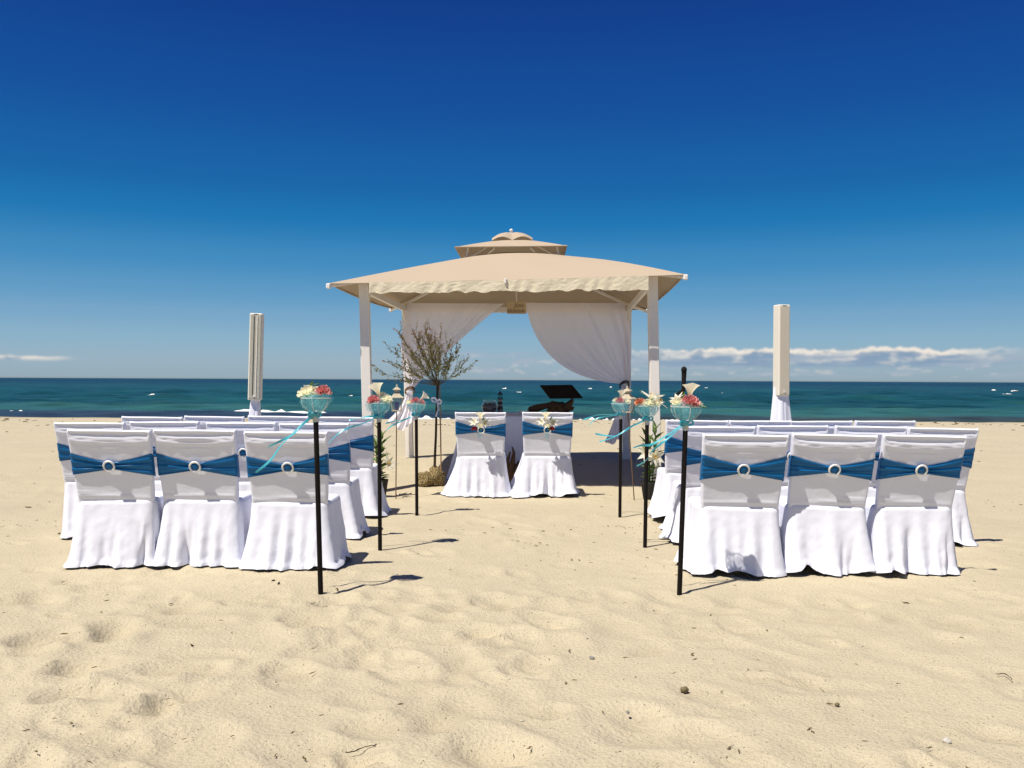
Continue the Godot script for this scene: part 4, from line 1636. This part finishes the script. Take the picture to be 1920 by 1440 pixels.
# ---------------------------------------------------------------- tree, plants, lanterns, speakers, microphone
func little_tree() -> void:
	var x := -0.94
	var z := -10.8
	var g := ground(x, z)
	var t := thing("small_tree", "slender standard willow with pink-tipped leaves beside the left gazebo post", "tree", Vector3(x, g, z))
	var n := FastNoiseLite.new()
	n.seed = 6
	n.frequency = 8.0
	n.fractal_octaves = 3
	var s := Sh.new()
	s.ball(Vector3(0.02, 0.09, 0), Vector3(0.105, 0.135, 0.10), 30, 20, n, 0.55)
	s.ball(Vector3(-0.09, 0.07, 0.05), Vector3(0.095, 0.11, 0.09), 26, 18, n, 0.6)
	part("root_ball", s, M.burlap, t)
	s = Sh.new()
	var fork := Vector3(0.035, 1.215, 0.0)
	s.tube(PackedVector3Array([Vector3(0.0, 0.16, 0), Vector3(0.004, 0.35, 0.004), Vector3(0.014, 0.6, 0.0), Vector3(0.02, 0.9, 0.004), Vector3(0.03, 1.1, 0.0), fork + Vector3(0, 0.06, 0)]), PackedFloat32Array([0.017, 0.0155, 0.0145, 0.0135, 0.0145, 0.018]), 10)
	var trunk := part("trunk", s, M.bark, t)
	s = Sh.new()
	s.tube(PackedVector3Array([Vector3(0.085, 0.0, 0.05), Vector3(0.075, 0.6, 0.03), Vector3(0.06, 1.22, 0.02)]), PackedFloat32Array([0.0085, 0.008, 0.007]), 8)
	part("support_cane", s, M.cane, t)
	# twigs and leaves
	var r := RandomNumberGenerator.new()
	r.seed = 31
	var twig := Sh.new()
	var lf := Sh.new()
	var ends := []
	var cen := Vector3(-0.15, 1.60, 0.0)
	var rad := Vector3(0.50, 0.36, 0.42)
	for k in 25:
		var az := k * 2.39996
		var f := (k + 0.5) / 25.0
		var el := lerpf(-0.55, 1.45, f)
		var d := Vector3(cos(az) * cos(el), sin(el), sin(az) * cos(el))
		var far := r.randf_range(0.70, 1.0)
		ends.push_back(cen + d * rad * far)
	ends.push_back(Vector3(0.37, 1.50, 0.05))
	ends.push_back(Vector3(0.40, 1.42, 0.0))
	ends.push_back(Vector3(0.22, 1.58, 0.1))
	ends.push_back(Vector3(-0.62, 1.52, 0.1))
	ends.push_back(Vector3(-0.66, 1.36, 0.15))
	ends.push_back(Vector3(-0.58, 1.28, 0.05))
	ends.push_back(Vector3(-0.50, 1.92, 0.05))
	ends.push_back(Vector3(-0.30, 1.95, 0.1))
	ends.push_back(Vector3(-0.07, 1.98, 0.1))
	ends.push_back(Vector3(-0.14, 1.96, -0.05))
	for e in ends:
		var mid: Vector3 = fork.lerp(e, 0.45) + Vector3(r.randf_range(-0.04, 0.04), r.randf_range(-0.05, 0.03), r.randf_range(-0.04, 0.04))
		var path := PackedVector3Array()
		for i in 9:
			var q := i / 8.0
			path.push_back(fork.lerp(mid, q).lerp(mid.lerp(e, q), q))
		twig.tube(path, PackedFloat32Array([0.0045, 0.004, 0.0034, 0.003, 0.0026, 0.0022, 0.0018, 0.0015, 0.0012]), 5, false)
		leafy(lf, path, r, 0.36, 17)
		for b in 4:
			var i := r.randi_range(3, 7)
			var at := path[i]
			var d: Vector3 = ((e - fork).normalized() + Vector3(r.randf_range(-0.7, 0.7), r.randf_range(-0.2, 0.9), r.randf_range(-0.7, 0.7))).normalized()
			var l := r.randf_range(0.08, 0.2)
			var sub := PackedVector3Array([at, at + d * l * 0.5 + Vector3(0, 0.01, 0), at + d * l + Vector3(0, 0.03, 0)])
			twig.tube(sub, PackedFloat32Array([0.0028, 0.002, 0.0012]), 4, false)
			leafy(lf, sub, r, 0.1, 8)
	part("branches", twig, M.twig, trunk)
	var cr := part("crown", lf, M.foliage, t)
	cr.set_meta("kind", "stuff")
	# white bow round the stem
	s = Sh.new()
	for e in [[Vector3(-0.055, 0.035, 0.03)], [Vector3(0.05, 0.005, 0.03)]]:
		var tip: Vector3 = e[0]
		var c := Vector3(0.028, 1.02, 0.022)
		var side := Vector3(-tip.y, tip.x, 0).normalized() * 0.024
		var lm := ribbon_mesh([c, c + tip * 0.6 + side, c + tip * 1.15, c + tip * 0.6 - side, c], 0.024, 0.25, 2)
		var off := s.v.size()
		s.v.append_array(lm.v)
		s.c.append_array(lm.c)
		for q in lm.ix:
			s.ix.push_back(q + off)
	for e in [Vector3(-0.01, -0.18, 0.03), Vector3(0.02, -0.11, 0.03)]:
		var c := Vector3(0.028, 1.02, 0.022)
		var lm := ribbon_mesh([c, c + e * 0.5 + Vector3(0.015, 0, 0), c + e], 0.022, 0.5, 3)
		var off := s.v.size()
		s.v.append_array(lm.v)
		s.c.append_array(lm.c)
		for q in lm.ix:
			s.ix.push_back(q + off)
	part("bow", s, M.cloth, t)

func leafy(lf: Sh, path: PackedVector3Array, r: RandomNumberGenerator, from: float, count: int) -> void:
	var n := path.size() - 1
	for k in count:
		var f := lerpf(from, 1.0, (k + r.randf()) / count) * n
		var i := mini(int(f), n - 1)
		var p := path[i].lerp(path[i + 1], f - i)
		var d := (path[i + 1] - path[i]).normalized()
		var o := Vector3(r.randf_range(-1, 1), r.randf_range(-1, 1), r.randf_range(-1, 1))
		o = (o - d * o.dot(d)).normalized()
		var dir := (d * 0.75 + o * 0.8).normalized()
		var l := r.randf_range(0.030, 0.056)
		var w := l * r.randf_range(0.34, 0.48)
		var side := dir.cross(o + Vector3(0.1, 0.4, 0.1)).normalized() * w * 0.5
		var nrm := side.cross(dir).normalized()
		# green lower down, cream and pink towards the shoot tips
		var pink := clampf((p.y - 1.42) * 2.2 + r.randf_range(-0.4, 0.45), 0.0, 1.0) * smooth(0.35, 1.0, f / n)
		var base := Color(0.32, 0.33, 0.11).lerp(Color(0.62, 0.58, 0.31), r.randf() * 0.9)
		var tip := Color(0.78, 0.42, 0.40).lerp(Color(0.82, 0.62, 0.52), r.randf())
		lf.col = base.lerp(tip, pink)
		var a := lf.add(p)
		var b := lf.add(p + dir * l * 0.5 + side + nrm * 0.002)
		var c := lf.add(p + dir * l)
		var e := lf.add(p + dir * l * 0.5 - side + nrm * 0.002)
		lf.tri(a, b, c)
		lf.tri(a, c, e)
	lf.col = Color(1, 1, 1)

func lily_plant(label: String, x: float, d: float, height: float, blooms: Array, buds: Array, seed_: int, spread: float) -> void:
	var r := RandomNumberGenerator.new()
	r.seed = seed_
	var g := ground(x, -d)
	var t := thing("lily_plant", label, "plant", Vector3(x, g, -d), 0.0, "lilies at the front posts")
	var s := Sh.new()
	s.lathe(PackedVector2Array([Vector2(0.0, -0.02), Vector2(0.075, -0.02), Vector2(0.105, 0.18), Vector2(0.11, 0.2), Vector2(0.10, 0.2), Vector2(0.095, 0.175), Vector2(0.0, 0.17)]), Vector3.ZERO, 22)
	part("pot", s, M.pot, t)
	for k in 3:
		var a := TAU * k / 3.0 + 0.4
		var top := Vector3(cos(a) * 0.06 * spread, height * [1.0, 0.86, 0.75][k], sin(a) * 0.05)
		s = Sh.new()
		s.tube(PackedVector3Array([Vector3(cos(a) * 0.02, 0.15, sin(a) * 0.02), top * Vector3(0.7, 0.6, 0.7), top]), PackedFloat32Array([0.007, 0.006, 0.004]), 7)
		part("stem", s, M.leaf, t)
		for i in 18:
			var q := lerpf(0.28, 1.0, i / 17.0)
			var az := i * 2.39996 + k
			var pitch := lerpf(0.1, 1.1, q) + r.randf_range(-0.2, 0.2)
			green_leaf(t, top * Vector3(q, q, q), Vector3(cos(az) * cos(pitch), sin(pitch), sin(az) * cos(pitch)), r.randf_range(0.11, 0.17), r.randf_range(0.034, 0.05), 0.22)
	for e in blooms:
		lily(t, e[0], e[1], 0.13, seed_ + 7)
	for e in buds:
		s = Sh.new()
		var d3: Vector3 = e[1]
		d3 = d3.normalized()
		s.tube(PackedVector3Array([e[0], e[0] + d3 * 0.02, e[0] + d3 * 0.055, e[0] + d3 * 0.085, e[0] + d3 * 0.105]), PackedFloat32Array([0.006, 0.016, 0.021, 0.015, 0.003]), 10)
		part("bud", s, M.bud, t)

func lantern(label: String, candle_label: String, x: float, d: float, top: float, foot: Vector2, turn: float, tilt: float) -> void:
	var g := ground(foot.x, -d)
	var t := thing("stake_lantern", label, "lantern", Vector3(x, g, -d), turn, "lanterns on stakes")
	var y1 := top - 0.30 - g
	var s := Sh.new()
	s.tube(PackedVector3Array([(Vector3(foot.x - x, -0.1, 0)).rotated(Vector3.UP, -turn), Vector3(0, y1, 0)]), PackedFloat32Array([0.0062, 0.0062]), 8)
	part("stake", s, M.rust, t)
	var b := Node3D.new()
	var lo := 0.045
	var hi := 0.064
	# frame: base tray, four leaning corner bars, upper ring
	s = Sh.new()
	s.box(Transform3D(Basis(), Vector3(0, y1 + 0.006, 0)), Vector3(lo * 2 + 0.018, 0.014, lo * 2 + 0.018), 0.004)
	part("tray", s, M.lantern, t)
	for sx in [-1.0, 1.0]:
		for sz in [-1.0, 1.0]:
			s = Sh.new()
			s.beam(Vector3(sx * lo, y1 + 0.013, sz * lo), Vector3(sx * hi, y1 + 0.15, sz * hi), 0.012, 0.012, 0.002)
			part("corner_bar", s, M.lantern, t)
	for k in 4:
		var a := PI / 2 * k
		var bs := Basis(Vector3.UP, a)
		s = Sh.new()
		s.quad(bs * Vector3(-lo + 0.005, y1 + 0.014, lo - 0.001), bs * Vector3(lo - 0.005, y1 + 0.014, lo - 0.001), bs * Vector3(hi - 0.005, y1 + 0.15, hi - 0.001), bs * Vector3(-hi + 0.005, y1 + 0.15, hi - 0.001))
		part("pane", s, M.glass, t)
	s = Sh.new()
	# pyramid roof, chimney, little cap and finial
	var rings := [[0.083, 0.150], [0.081, 0.156], [0.055, 0.172], [0.036, 0.192], [0.026, 0.212], [0.026, 0.235], [0.046, 0.238], [0.044, 0.244], [0.022, 0.262], [0.010, 0.27], [0.010, 0.285], [0.004, 0.30], [0.0005, 0.302]]
	for k in rings.size() - 1:
		for i in 4:
			var a := PI / 2 * i + PI / 4
			var e := a + PI / 2
			var r0: float = rings[k][0] * sqrt(2.0)
			var r1: float = rings[k + 1][0] * sqrt(2.0)
			s.quad(Vector3(cos(a) * r0, y1 + rings[k][1], sin(a) * r0), Vector3(cos(e) * r0, y1 + rings[k][1], sin(e) * r0), Vector3(cos(e) * r1, y1 + rings[k + 1][1], sin(e) * r1), Vector3(cos(a) * r1, y1 + rings[k + 1][1], sin(a) * r1))
	s.quad(Vector3(-0.083, y1 + 0.150, -0.083), Vector3(0.083, y1 + 0.150, -0.083), Vector3(0.083, y1 + 0.150, 0.083), Vector3(-0.083, y1 + 0.150, 0.083))
	part("roof", s, M.lantern, t)
	b.free()
	t.rotation.z = tilt
	var c := thing("lantern_candle", candle_label, "candle", Vector3(x, g, -d) + t.basis * Vector3(0, y1 + 0.015, 0), turn, "candles in the lanterns")
	s = Sh.new()
	s.lathe(PackedVector2Array([Vector2(0.0, 0.0), Vector2(0.024, 0.0), Vector2(0.030, 0.086), Vector2(0.026, 0.09), Vector2(0.0, 0.084)]), Vector3.ZERO, 18)
	part("wax", s, M.candle_blue, c)
	s = Sh.new()
	s.bar(Vector3(0, 0.083, 0), Vector3(0.002, 0.098, 0), 0.0015, 5)
	part("wick", s, M.matt_black, c)

func speaker(label: String, stand_label: String, x: float, d: float, y0: float, y1: float, w: float, turn: float, lean: float, grey: bool, seed_: int, half: Vector2) -> void:
	var t := thing("column_speaker", label, "loudspeaker", Vector3(x, y0, -d), turn, "column speakers")
	t.rotation.z = lean
	var h := y1 - y0
	var s := Sh.new()
	s.box(Transform3D(Basis(), Vector3(0, h / 2, 0)), Vector3(w, h, 0.13), 0.008)
	part("cabinet", s, M.speaker, t)
	s = Sh.new()
	s.box(Transform3D(Basis(), Vector3(0.0, h / 2, 0.068)), Vector3(w - 0.022, h - 0.035, 0.008), 0.003)
	var gr := part("grille", s, M.grille_grey if grey else M.grille, t)
	if grey:
		s = Sh.new()
		s.box(Transform3D(Basis(), Vector3(-w * 0.13, h / 2 + 0.01, 0.0735)), Vector3(0.008, h - 0.075, 0.006), 0.001)
		part("groove", s, M.groove, gr)
		s = Sh.new()
		s.box(Transform3D(Basis(), Vector3(w * 0.12, h / 2, 0.074)), Vector3(0.012, h - 0.06, 0.007), 0.002)
		part("rib", s, M.speaker, gr)
	s = Sh.new()
	s.box(Transform3D(Basis(), Vector3(-0.002 if not grey else 0.0, 0.045, 0.0745)), Vector3(0.020, 0.022, 0.006), 0.002)
	part("badge", s, M.paint, gr)
	s = Sh.new()
	s.box(Transform3D(Basis(), Vector3(0, h - 0.012, 0.069)), Vector3(0.05, 0.008, 0.008), 0.001)
	part("handle_slot", s, M.groove, t)
	# stand hidden under white fabric
	var g := ground(x, -d)
	var b := thing("speaker_stand", stand_label, "stand", Vector3(x, g, -d - 0.02), 0.0, "cloth-covered speaker stands")
	s = Sh.new()
	s.bar(Vector3(0, -0.05, 0), Vector3(0, y0 - g + 0.02, 0), 0.02)
	part("pole", s, M.steel, b)
	for k in 3:
		s = Sh.new()
		var a := TAU * k / 3 + 0.5
		s.bar(Vector3(0, 0.35, 0), Vector3(cos(a) * 0.26, 0.0, sin(a) * 0.26), 0.012)
		part("leg", s, M.steel, b)
	s = Sh.new()
	var r := RandomNumberGenerator.new()
	r.seed = seed_
	var p1 := r.randf_range(0, TAU)
	var rows := []
	var hh := y0 - g + 0.10
	for i in 30:
		var q := i / 29.0
		var row := PackedVector3Array()
		for k in 72:
			var a := TAU * k / 72
			var rad := lerpf(half.x, half.y, pow(q, 1.25))
			var f := 0.16 * sin(5.0 * a + p1 + q) + 0.10 * sin(9.0 * a + p1 * 2.0 - 2.0 * q) + 0.05 * sin(17.0 * a + q * 4.0)
			rad *= 1.0 + f * (0.35 + q * 0.65)
			row.push_back(Vector3(cos(a) * rad * 1.0 - 0.03 * q * (1.0 if grey else 0.0), lerpf(hh, 0.0, q), sin(a) * rad * 0.8))
		rows.push_back(row)
	s.grid(rows, true)
	part("drape", s, M.cloth, b)

func microphone() -> void:
	var x := 1.79
	var d := 9.2
	var g := ground(x, -d)
	var t := thing("microphone_stand", "black microphone upright on a stand behind the right chairs", "microphone", Vector3(x, g, -d))
	var s := Sh.new()
	s.bar(Vector3(-0.06, 0.02, 0), Vector3(-0.03, 1.17 - g, 0), 0.010)
	part("stand_tube", s, M.matt_black, t)
	for k in 3:
		s = Sh.new()
		var a := TAU * k / 3 + 0.3
		s.bar(Vector3(-0.06, 0.10, 0), Vector3(-0.06 + cos(a) * 0.22, 0.01, sin(a) * 0.22), 0.009)
		part("leg", s, M.matt_black, t)
	s = Sh.new()
	s.beam(Vector3(-0.10, 1.165 - g, 0), Vector3(-0.015, 1.235 - g, 0), 0.03, 0.028)
	s.ball(Vector3(-0.085, 1.18 - g, 0.0), Vector3(0.025, 0.02, 0.02))
	part("clip", s, M.matt_black, t)
	s = Sh.new()
	s.tube(PackedVector3Array([Vector3(-0.012, 1.19 - g, 0), Vector3(-0.010, 1.215 - g, 0), Vector3(-0.006, 1.30 - g, 0), Vector3(-0.003, 1.40 - g, 0), Vector3(-0.003, 1.425 - g, 0)]), PackedFloat32Array([0.012, 0.019, 0.022, 0.026, 0.026]), 14)
	part("handle", s, M.matt_black, t)
	s = Sh.new()
	s.ball(Vector3(-0.003, 1.445 - g, 0), Vector3(0.031, 0.034, 0.031))
	part("windscreen", s, M.matt_black, t)


# ---------------------------------------------------------------- litter on the sand
func litter() -> void:
	var n := FastNoiseLite.new()
	n.seed = 70
	n.frequency = 30.0
	var stones := [[0.390, 4.497, 0.015, 0.9, "black angular stone by itself in front of the aisle", M.stone_dark, 1], [0.387, 4.222, 0.019, 0.6, "flat grey stone just below the black one", M.stone_grey, 2], [0.741, 3.774, 0.022, 0.8, "largest stone, brown with a dark underside, right of centre", M.stone_brown, 3],
		[1.339, 3.625, 0.0125, 0.7, "small brown pebble, right of the largest brown stone", M.stone_brown, 4], [1.627, 3.290, 0.017, 0.7, "pale grey-white stone near the lower right corner", M.stone_white, 5], [0.467, 3.510, 0.010, 0.7, "small blue-grey pebble below the flat grey stone", M.stone_grey, 6],
		[0.876, 4.254, 0.009, 0.7, "small round brown pebble beyond the largest stone", M.stone_brown, 7], [-1.561, 5.81, 0.015, 0.5, "left one of two dark pebbles in front of the left chairs", M.stone_dark, 8], [-1.502, 5.72, 0.014, 0.5, "right one of two dark pebbles in front of the left chairs", M.stone_dark, 9], [0.076, 3.32, 0.010, 0.7, "little brown pebble at the bottom edge, near the middle", M.stone_brown, 10]]
	for e in stones:
		var g := ground(e[0], -e[1])
		var s := Sh.new()
		n.seed = 70 + e[6]
		n.frequency = 0.9 / e[2]
		s.ball(Vector3.ZERO, Vector3(e[2] * 0.85, e[2] * e[3] * 0.75, e[2] * 0.74), 16, 11, n, 0.45)
		var p := piece("pebble", s.commit(), e[5], self)
		p.position = Vector3(e[0], sand_top(e[0], e[1]) + e[2] * 0.25, -e[1])
		p.rotation = Vector3(0.1 * e[6], 1.3 * e[6], 0.2)
		tag(p, e[4], "pebble", "stones lying on the sand")
	# dried weed and wood crumbs, far too many to count
	var r := RandomNumberGenerator.new()
	r.seed = 404
	var s := Sh.new()
	s.tube(PackedVector3Array([Vector3(-0.8, 0, 0.06), Vector3(-0.3, 0.10, 0.12), Vector3(0.2, 0.06, -0.08), Vector3(0.8, 0.12, 0.05)]), PackedFloat32Array([0.04, 0.10, 0.09, 0.03]), 5)
	var mm := MultiMesh.new()
	mm.transform_format = MultiMesh.TRANSFORM_3D
	mm.use_colors = true
	mm.mesh = s.commit()
	var list := []
	for k in 620:
		var d := 3.0 + 22.5 * pow(r.randf(), 1.5)
		var x := r.randf_range(-0.62, 0.62) * d
		var l := r.randf_range(0.006, 0.022) * (1.6 if r.randf() < 0.10 else 1.0)
		if d > 9.0:
			l *= 1.5
		if d > 21.0:
			l *= 2.2
		list.push_back([x, d, l])
	for k in 260:   # a loose tide line on the crest
		var x := r.randf_range(-18.0, 18.0)
		list.push_back([x, 23.6 + 0.8 * sin(x * 0.7) + r.randf_range(-0.7, 0.9), r.randf_range(0.03, 0.10)])
	for k in 150:   # a few gatherings
		var c: Vector2 = [Vector2(0.35, 6.9), Vector2(1.0, 6.3), Vector2(-0.3, 7.6), Vector2(-4.6, 8.0), Vector2(1.15, 8.0), Vector2(5.6, 9.6), Vector2(0.8, 7.8)][k % 7]
		list.push_back([c.x + r.randfn(0, 0.28), c.y + r.randfn(0, 0.3), r.randf_range(0.008, 0.024)])
	mm.instance_count = list.size()
	for k in list.size():
		var e = list[k]
		var b := Basis(Vector3.UP, r.randf_range(0, TAU)) * Basis(Vector3(1, 0, 0), r.randf_range(-0.3, 0.3))
		var fat := r.randf_range(0.5, 2.2)
		b = b.scaled_local(Vector3(e[2], e[2] * minf(fat, 1.4), e[2] * fat))
		mm.set_instance_transform(k, Transform3D(b, Vector3(e[0], sand_top(e[0], e[1]) + e[2] * 0.1, -e[1])))
		var c := Color(0.06, 0.042, 0.022).lerp(Color(0.24, 0.17, 0.085), r.randf())
		if r.randf() < 0.06:
			c = Color(0.6, 0.57, 0.5)
		mm.set_instance_color(k, c)
	var o := MultiMeshInstance3D.new()
	o.name = "dried_seaweed_crumbs"
	o.multimesh = mm
	o.material_override = M.seaweed
	add_child(o, true)
	o.set_meta("kind", "stuff")
	o.set_meta("label", "dark crumbs of dried weed and bark scattered over the sand")
	o.set_meta("category", "seaweed")
	# longer strands that can be told apart
	var strands := [[-1.20, 5.22, 0.13, "thin dark weed strand at the foot of the nearest left pole"], [-0.52, 3.13, 0.13, "thin dark twig near the bottom edge, left of centre"], [2.25, 4.0, 0.11, "thin brown twig lying on the right foreground sand"], [-1.68, 3.22, 0.10, "curved dark weed strand near the lower left corner"], [1.15, 5.0, 0.05, "short twig in front of the right chairs"]]
	for k in strands.size():
		var e = strands[k]
		var st := Sh.new()
		var path := PackedVector3Array()
		r.seed = 900 + k
		var dir := r.randf_range(-0.4, 0.4)
		var p := Vector3(-e[2] * 0.5, 0, 0)
		for i in 12:
			path.push_back(Vector3(p.x, sand_top(e[0] + p.x, e[1] - p.z) - ground(e[0], -e[1]) + 0.002 + r.randf_range(0, 0.004), p.z))
			dir += r.randf_range(-0.5, 0.5)
			p += Vector3(cos(dir), 0, sin(dir)) * e[2] / 11.0
		st.tube(path, PackedFloat32Array([0.0012, 0.002, 0.0022, 0.002, 0.0026, 0.002, 0.0016]), 5)
		var w := piece("weed_strand", st.commit(), M.bark, self)
		w.position = Vector3(e[0], ground(e[0], -e[1]), -e[1])
		tag(w, e[3], "seaweed strand", "weed strands on the sand")

var beach_probe := {}

func sand_top(x: float, d: float) -> float:
	var g := ground(x, -d)
	if d > 1.5 and d < 12.0 and absf(x) < 8.0:
		g += 0.011 * lumps.get_noise_2d(x, d) * (0.35 + 0.65 * (1.0 - smooth(4.6, 6.5, d)))
	return g


func _ready() -> void:
	sun_and_sky()
	dune.seed = 14
	dune.frequency = 0.55
	dune.fractal_octaves = 3
	lumps.seed = 15
	lumps.frequency = 2.6
	lumps.fractal_octaves = 3
	materials()
	beach()
	sea()
	gazebo()
	ceremony_table()

	ring_shape = ring_mesh(0.036, 0.0072, 24).commit()
	# guest chairs: [x of the seat, depth of the seat's rear edge, turn, roll]
	var rows := [
		["left of the aisle", "nearest row", [[-2.79, 6.30, 0.5, 0.0], [-2.20, 6.33, -0.5, 0.0], [-1.555, 6.27, 0.0, 0.0]]],
		["left of the aisle", "middle row", [[-3.47, 7.46, 1.0, 0.0], [-2.86, 7.50, -1.0, 0.0], [-2.235, 7.50, 0.5, 0.0], [-1.615, 7.46, 0.0, 0.0]]],
		["left of the aisle", "farthest row", [[-3.42, 8.58, 0.5, 0.0], [-2.855, 8.66, -1.0, 0.0], [-2.24, 8.64, 0.0, 0.0], [-1.615, 8.62, 0.5, 0.0]]],
		["right of the aisle", "nearest row", [[1.558, 6.12, 0.0, 0.0], [2.165, 6.17, -1.0, -0.6], [2.785, 6.20, 1.5, -0.8]]],
		["right of the aisle", "middle row", [[1.665, 7.30, 0.0, 0.0], [2.27, 7.34, 1.0, 0.0], [2.885, 7.32, -0.5, 0.0], [3.445, 7.30, 2.5, -0.5]]],
		["right of the aisle", "farthest row", [[1.70, 8.34, 0.0, 0.0], [2.295, 8.36, 0.5, 0.0], [2.865, 8.36, -0.5, 0.0], [3.41, 8.30, 5.0, 0.5]]]]
	var seed_ := 1
	for row in rows:
		var list: Array = row[2]
		var left: bool = row[0].begins_with("left")
		for k in list.size():
			var e = list[k]
			var from_aisle: int = list.size() - 1 - k if left else k
			var place: String = "aisle seat" if from_aisle == 0 else ("outermost seat" if from_aisle == list.size() - 1 else ["", "second seat from aisle", "third seat from aisle"][from_aisle])
			var fl := -0.03 if (left and from_aisle == list.size() - 1) else 0.0
			var fr := -0.03 if (not left and from_aisle == list.size() - 1) else 0.0
			if from_aisle == 0:
				if left:
					fr = 0.06
				else:
					fl = 0.05
			chair("white chair with blue sash: %s, %s, %s" % [place, row[1], row[0]], e[0], e[1] - 0.06, e[2], seed_, "guest chairs with blue sashes", 0.53 if left else 0.55, 0.136, fl, fr, e[3])
			seed_ += 1
	chair("white covered chair with bouquet at the table, left one of the couple's pair", -0.352, 10.10, 0.0, 41, "couple's chairs at the table", 0.63, 0.115, 0.13, 0.02)
	chair("white covered chair with bouquet at the table, right one of the couple's pair", 0.402, 10.10, 0.0, 42, "couple's chairs at the table", 0.64, 0.115, 0.13, 0.05)
	corsage("white lily bouquet with one dark rose on the couple's left chair", -0.365, 0.795, -9.93, 1.0, 200)
	corsage("white calla bouquet with one dark rose on the couple's right chair", 0.392, 0.80, -9.93, -1.0, 230)

	stands()
	little_tree()
	lily_plant("potted white lily with a pale bud behind the left chairs", -1.50, 10.0, 0.70, [[Vector3(0.10, 0.38, 0.08), Vector3(0.8, 0.4, 0.5)]], [[Vector3(0.0, 0.62, 0.06), Vector3(0.05, 1, 0.2)], [Vector3(-0.04, 0.58, 0.03), Vector3(-0.3, 1, 0.1)]], 51, 0.6)
	lily_plant("potted leafy lily with open white flower at right front post", 1.56, 9.95, 0.80, [[Vector3(0.03, 0.50, 0.13), Vector3(0.05, -0.15, 1.0)], [Vector3(-0.05, 0.52, 0.10), Vector3(-0.6, 0.2, 0.8)]], [[Vector3(-0.05, 0.55, 0.10), Vector3(-0.5, 0.6, 0.3)]], 63, 1.0)
	lantern("weathered metal lantern on thin stake, left side, before the curtain tail", "blue candle inside the left lantern", -1.282, 9.85, 1.276, Vector2(-1.288, 0.0), 0.12, 0.0)
	lantern("weathered metal lantern on leaning stake, right side, half behind flowers", "blue candle inside the right lantern", 1.318, 9.85, 1.272, Vector2(1.372, 0.0), -0.5, 0.03)
	speaker("slim white column loudspeaker with dark groove, left of the gazebo", "stand draped in white cloth under the left loudspeaker", -2.845, 9.8, 1.095, 2.052, 0.135, deg_to_rad(6.0), -0.022, true, 3, Vector2(0.045, 0.16))
	speaker("slim cream column loudspeaker with plain grille, right of the gazebo", "stand draped in white cloth under the right loudspeaker", 2.98, 9.8, 1.170, 2.174, 0.135, deg_to_rad(13.0), 0.0, false, 9, Vector2(0.075, 0.22))
	microphone()
	litter()
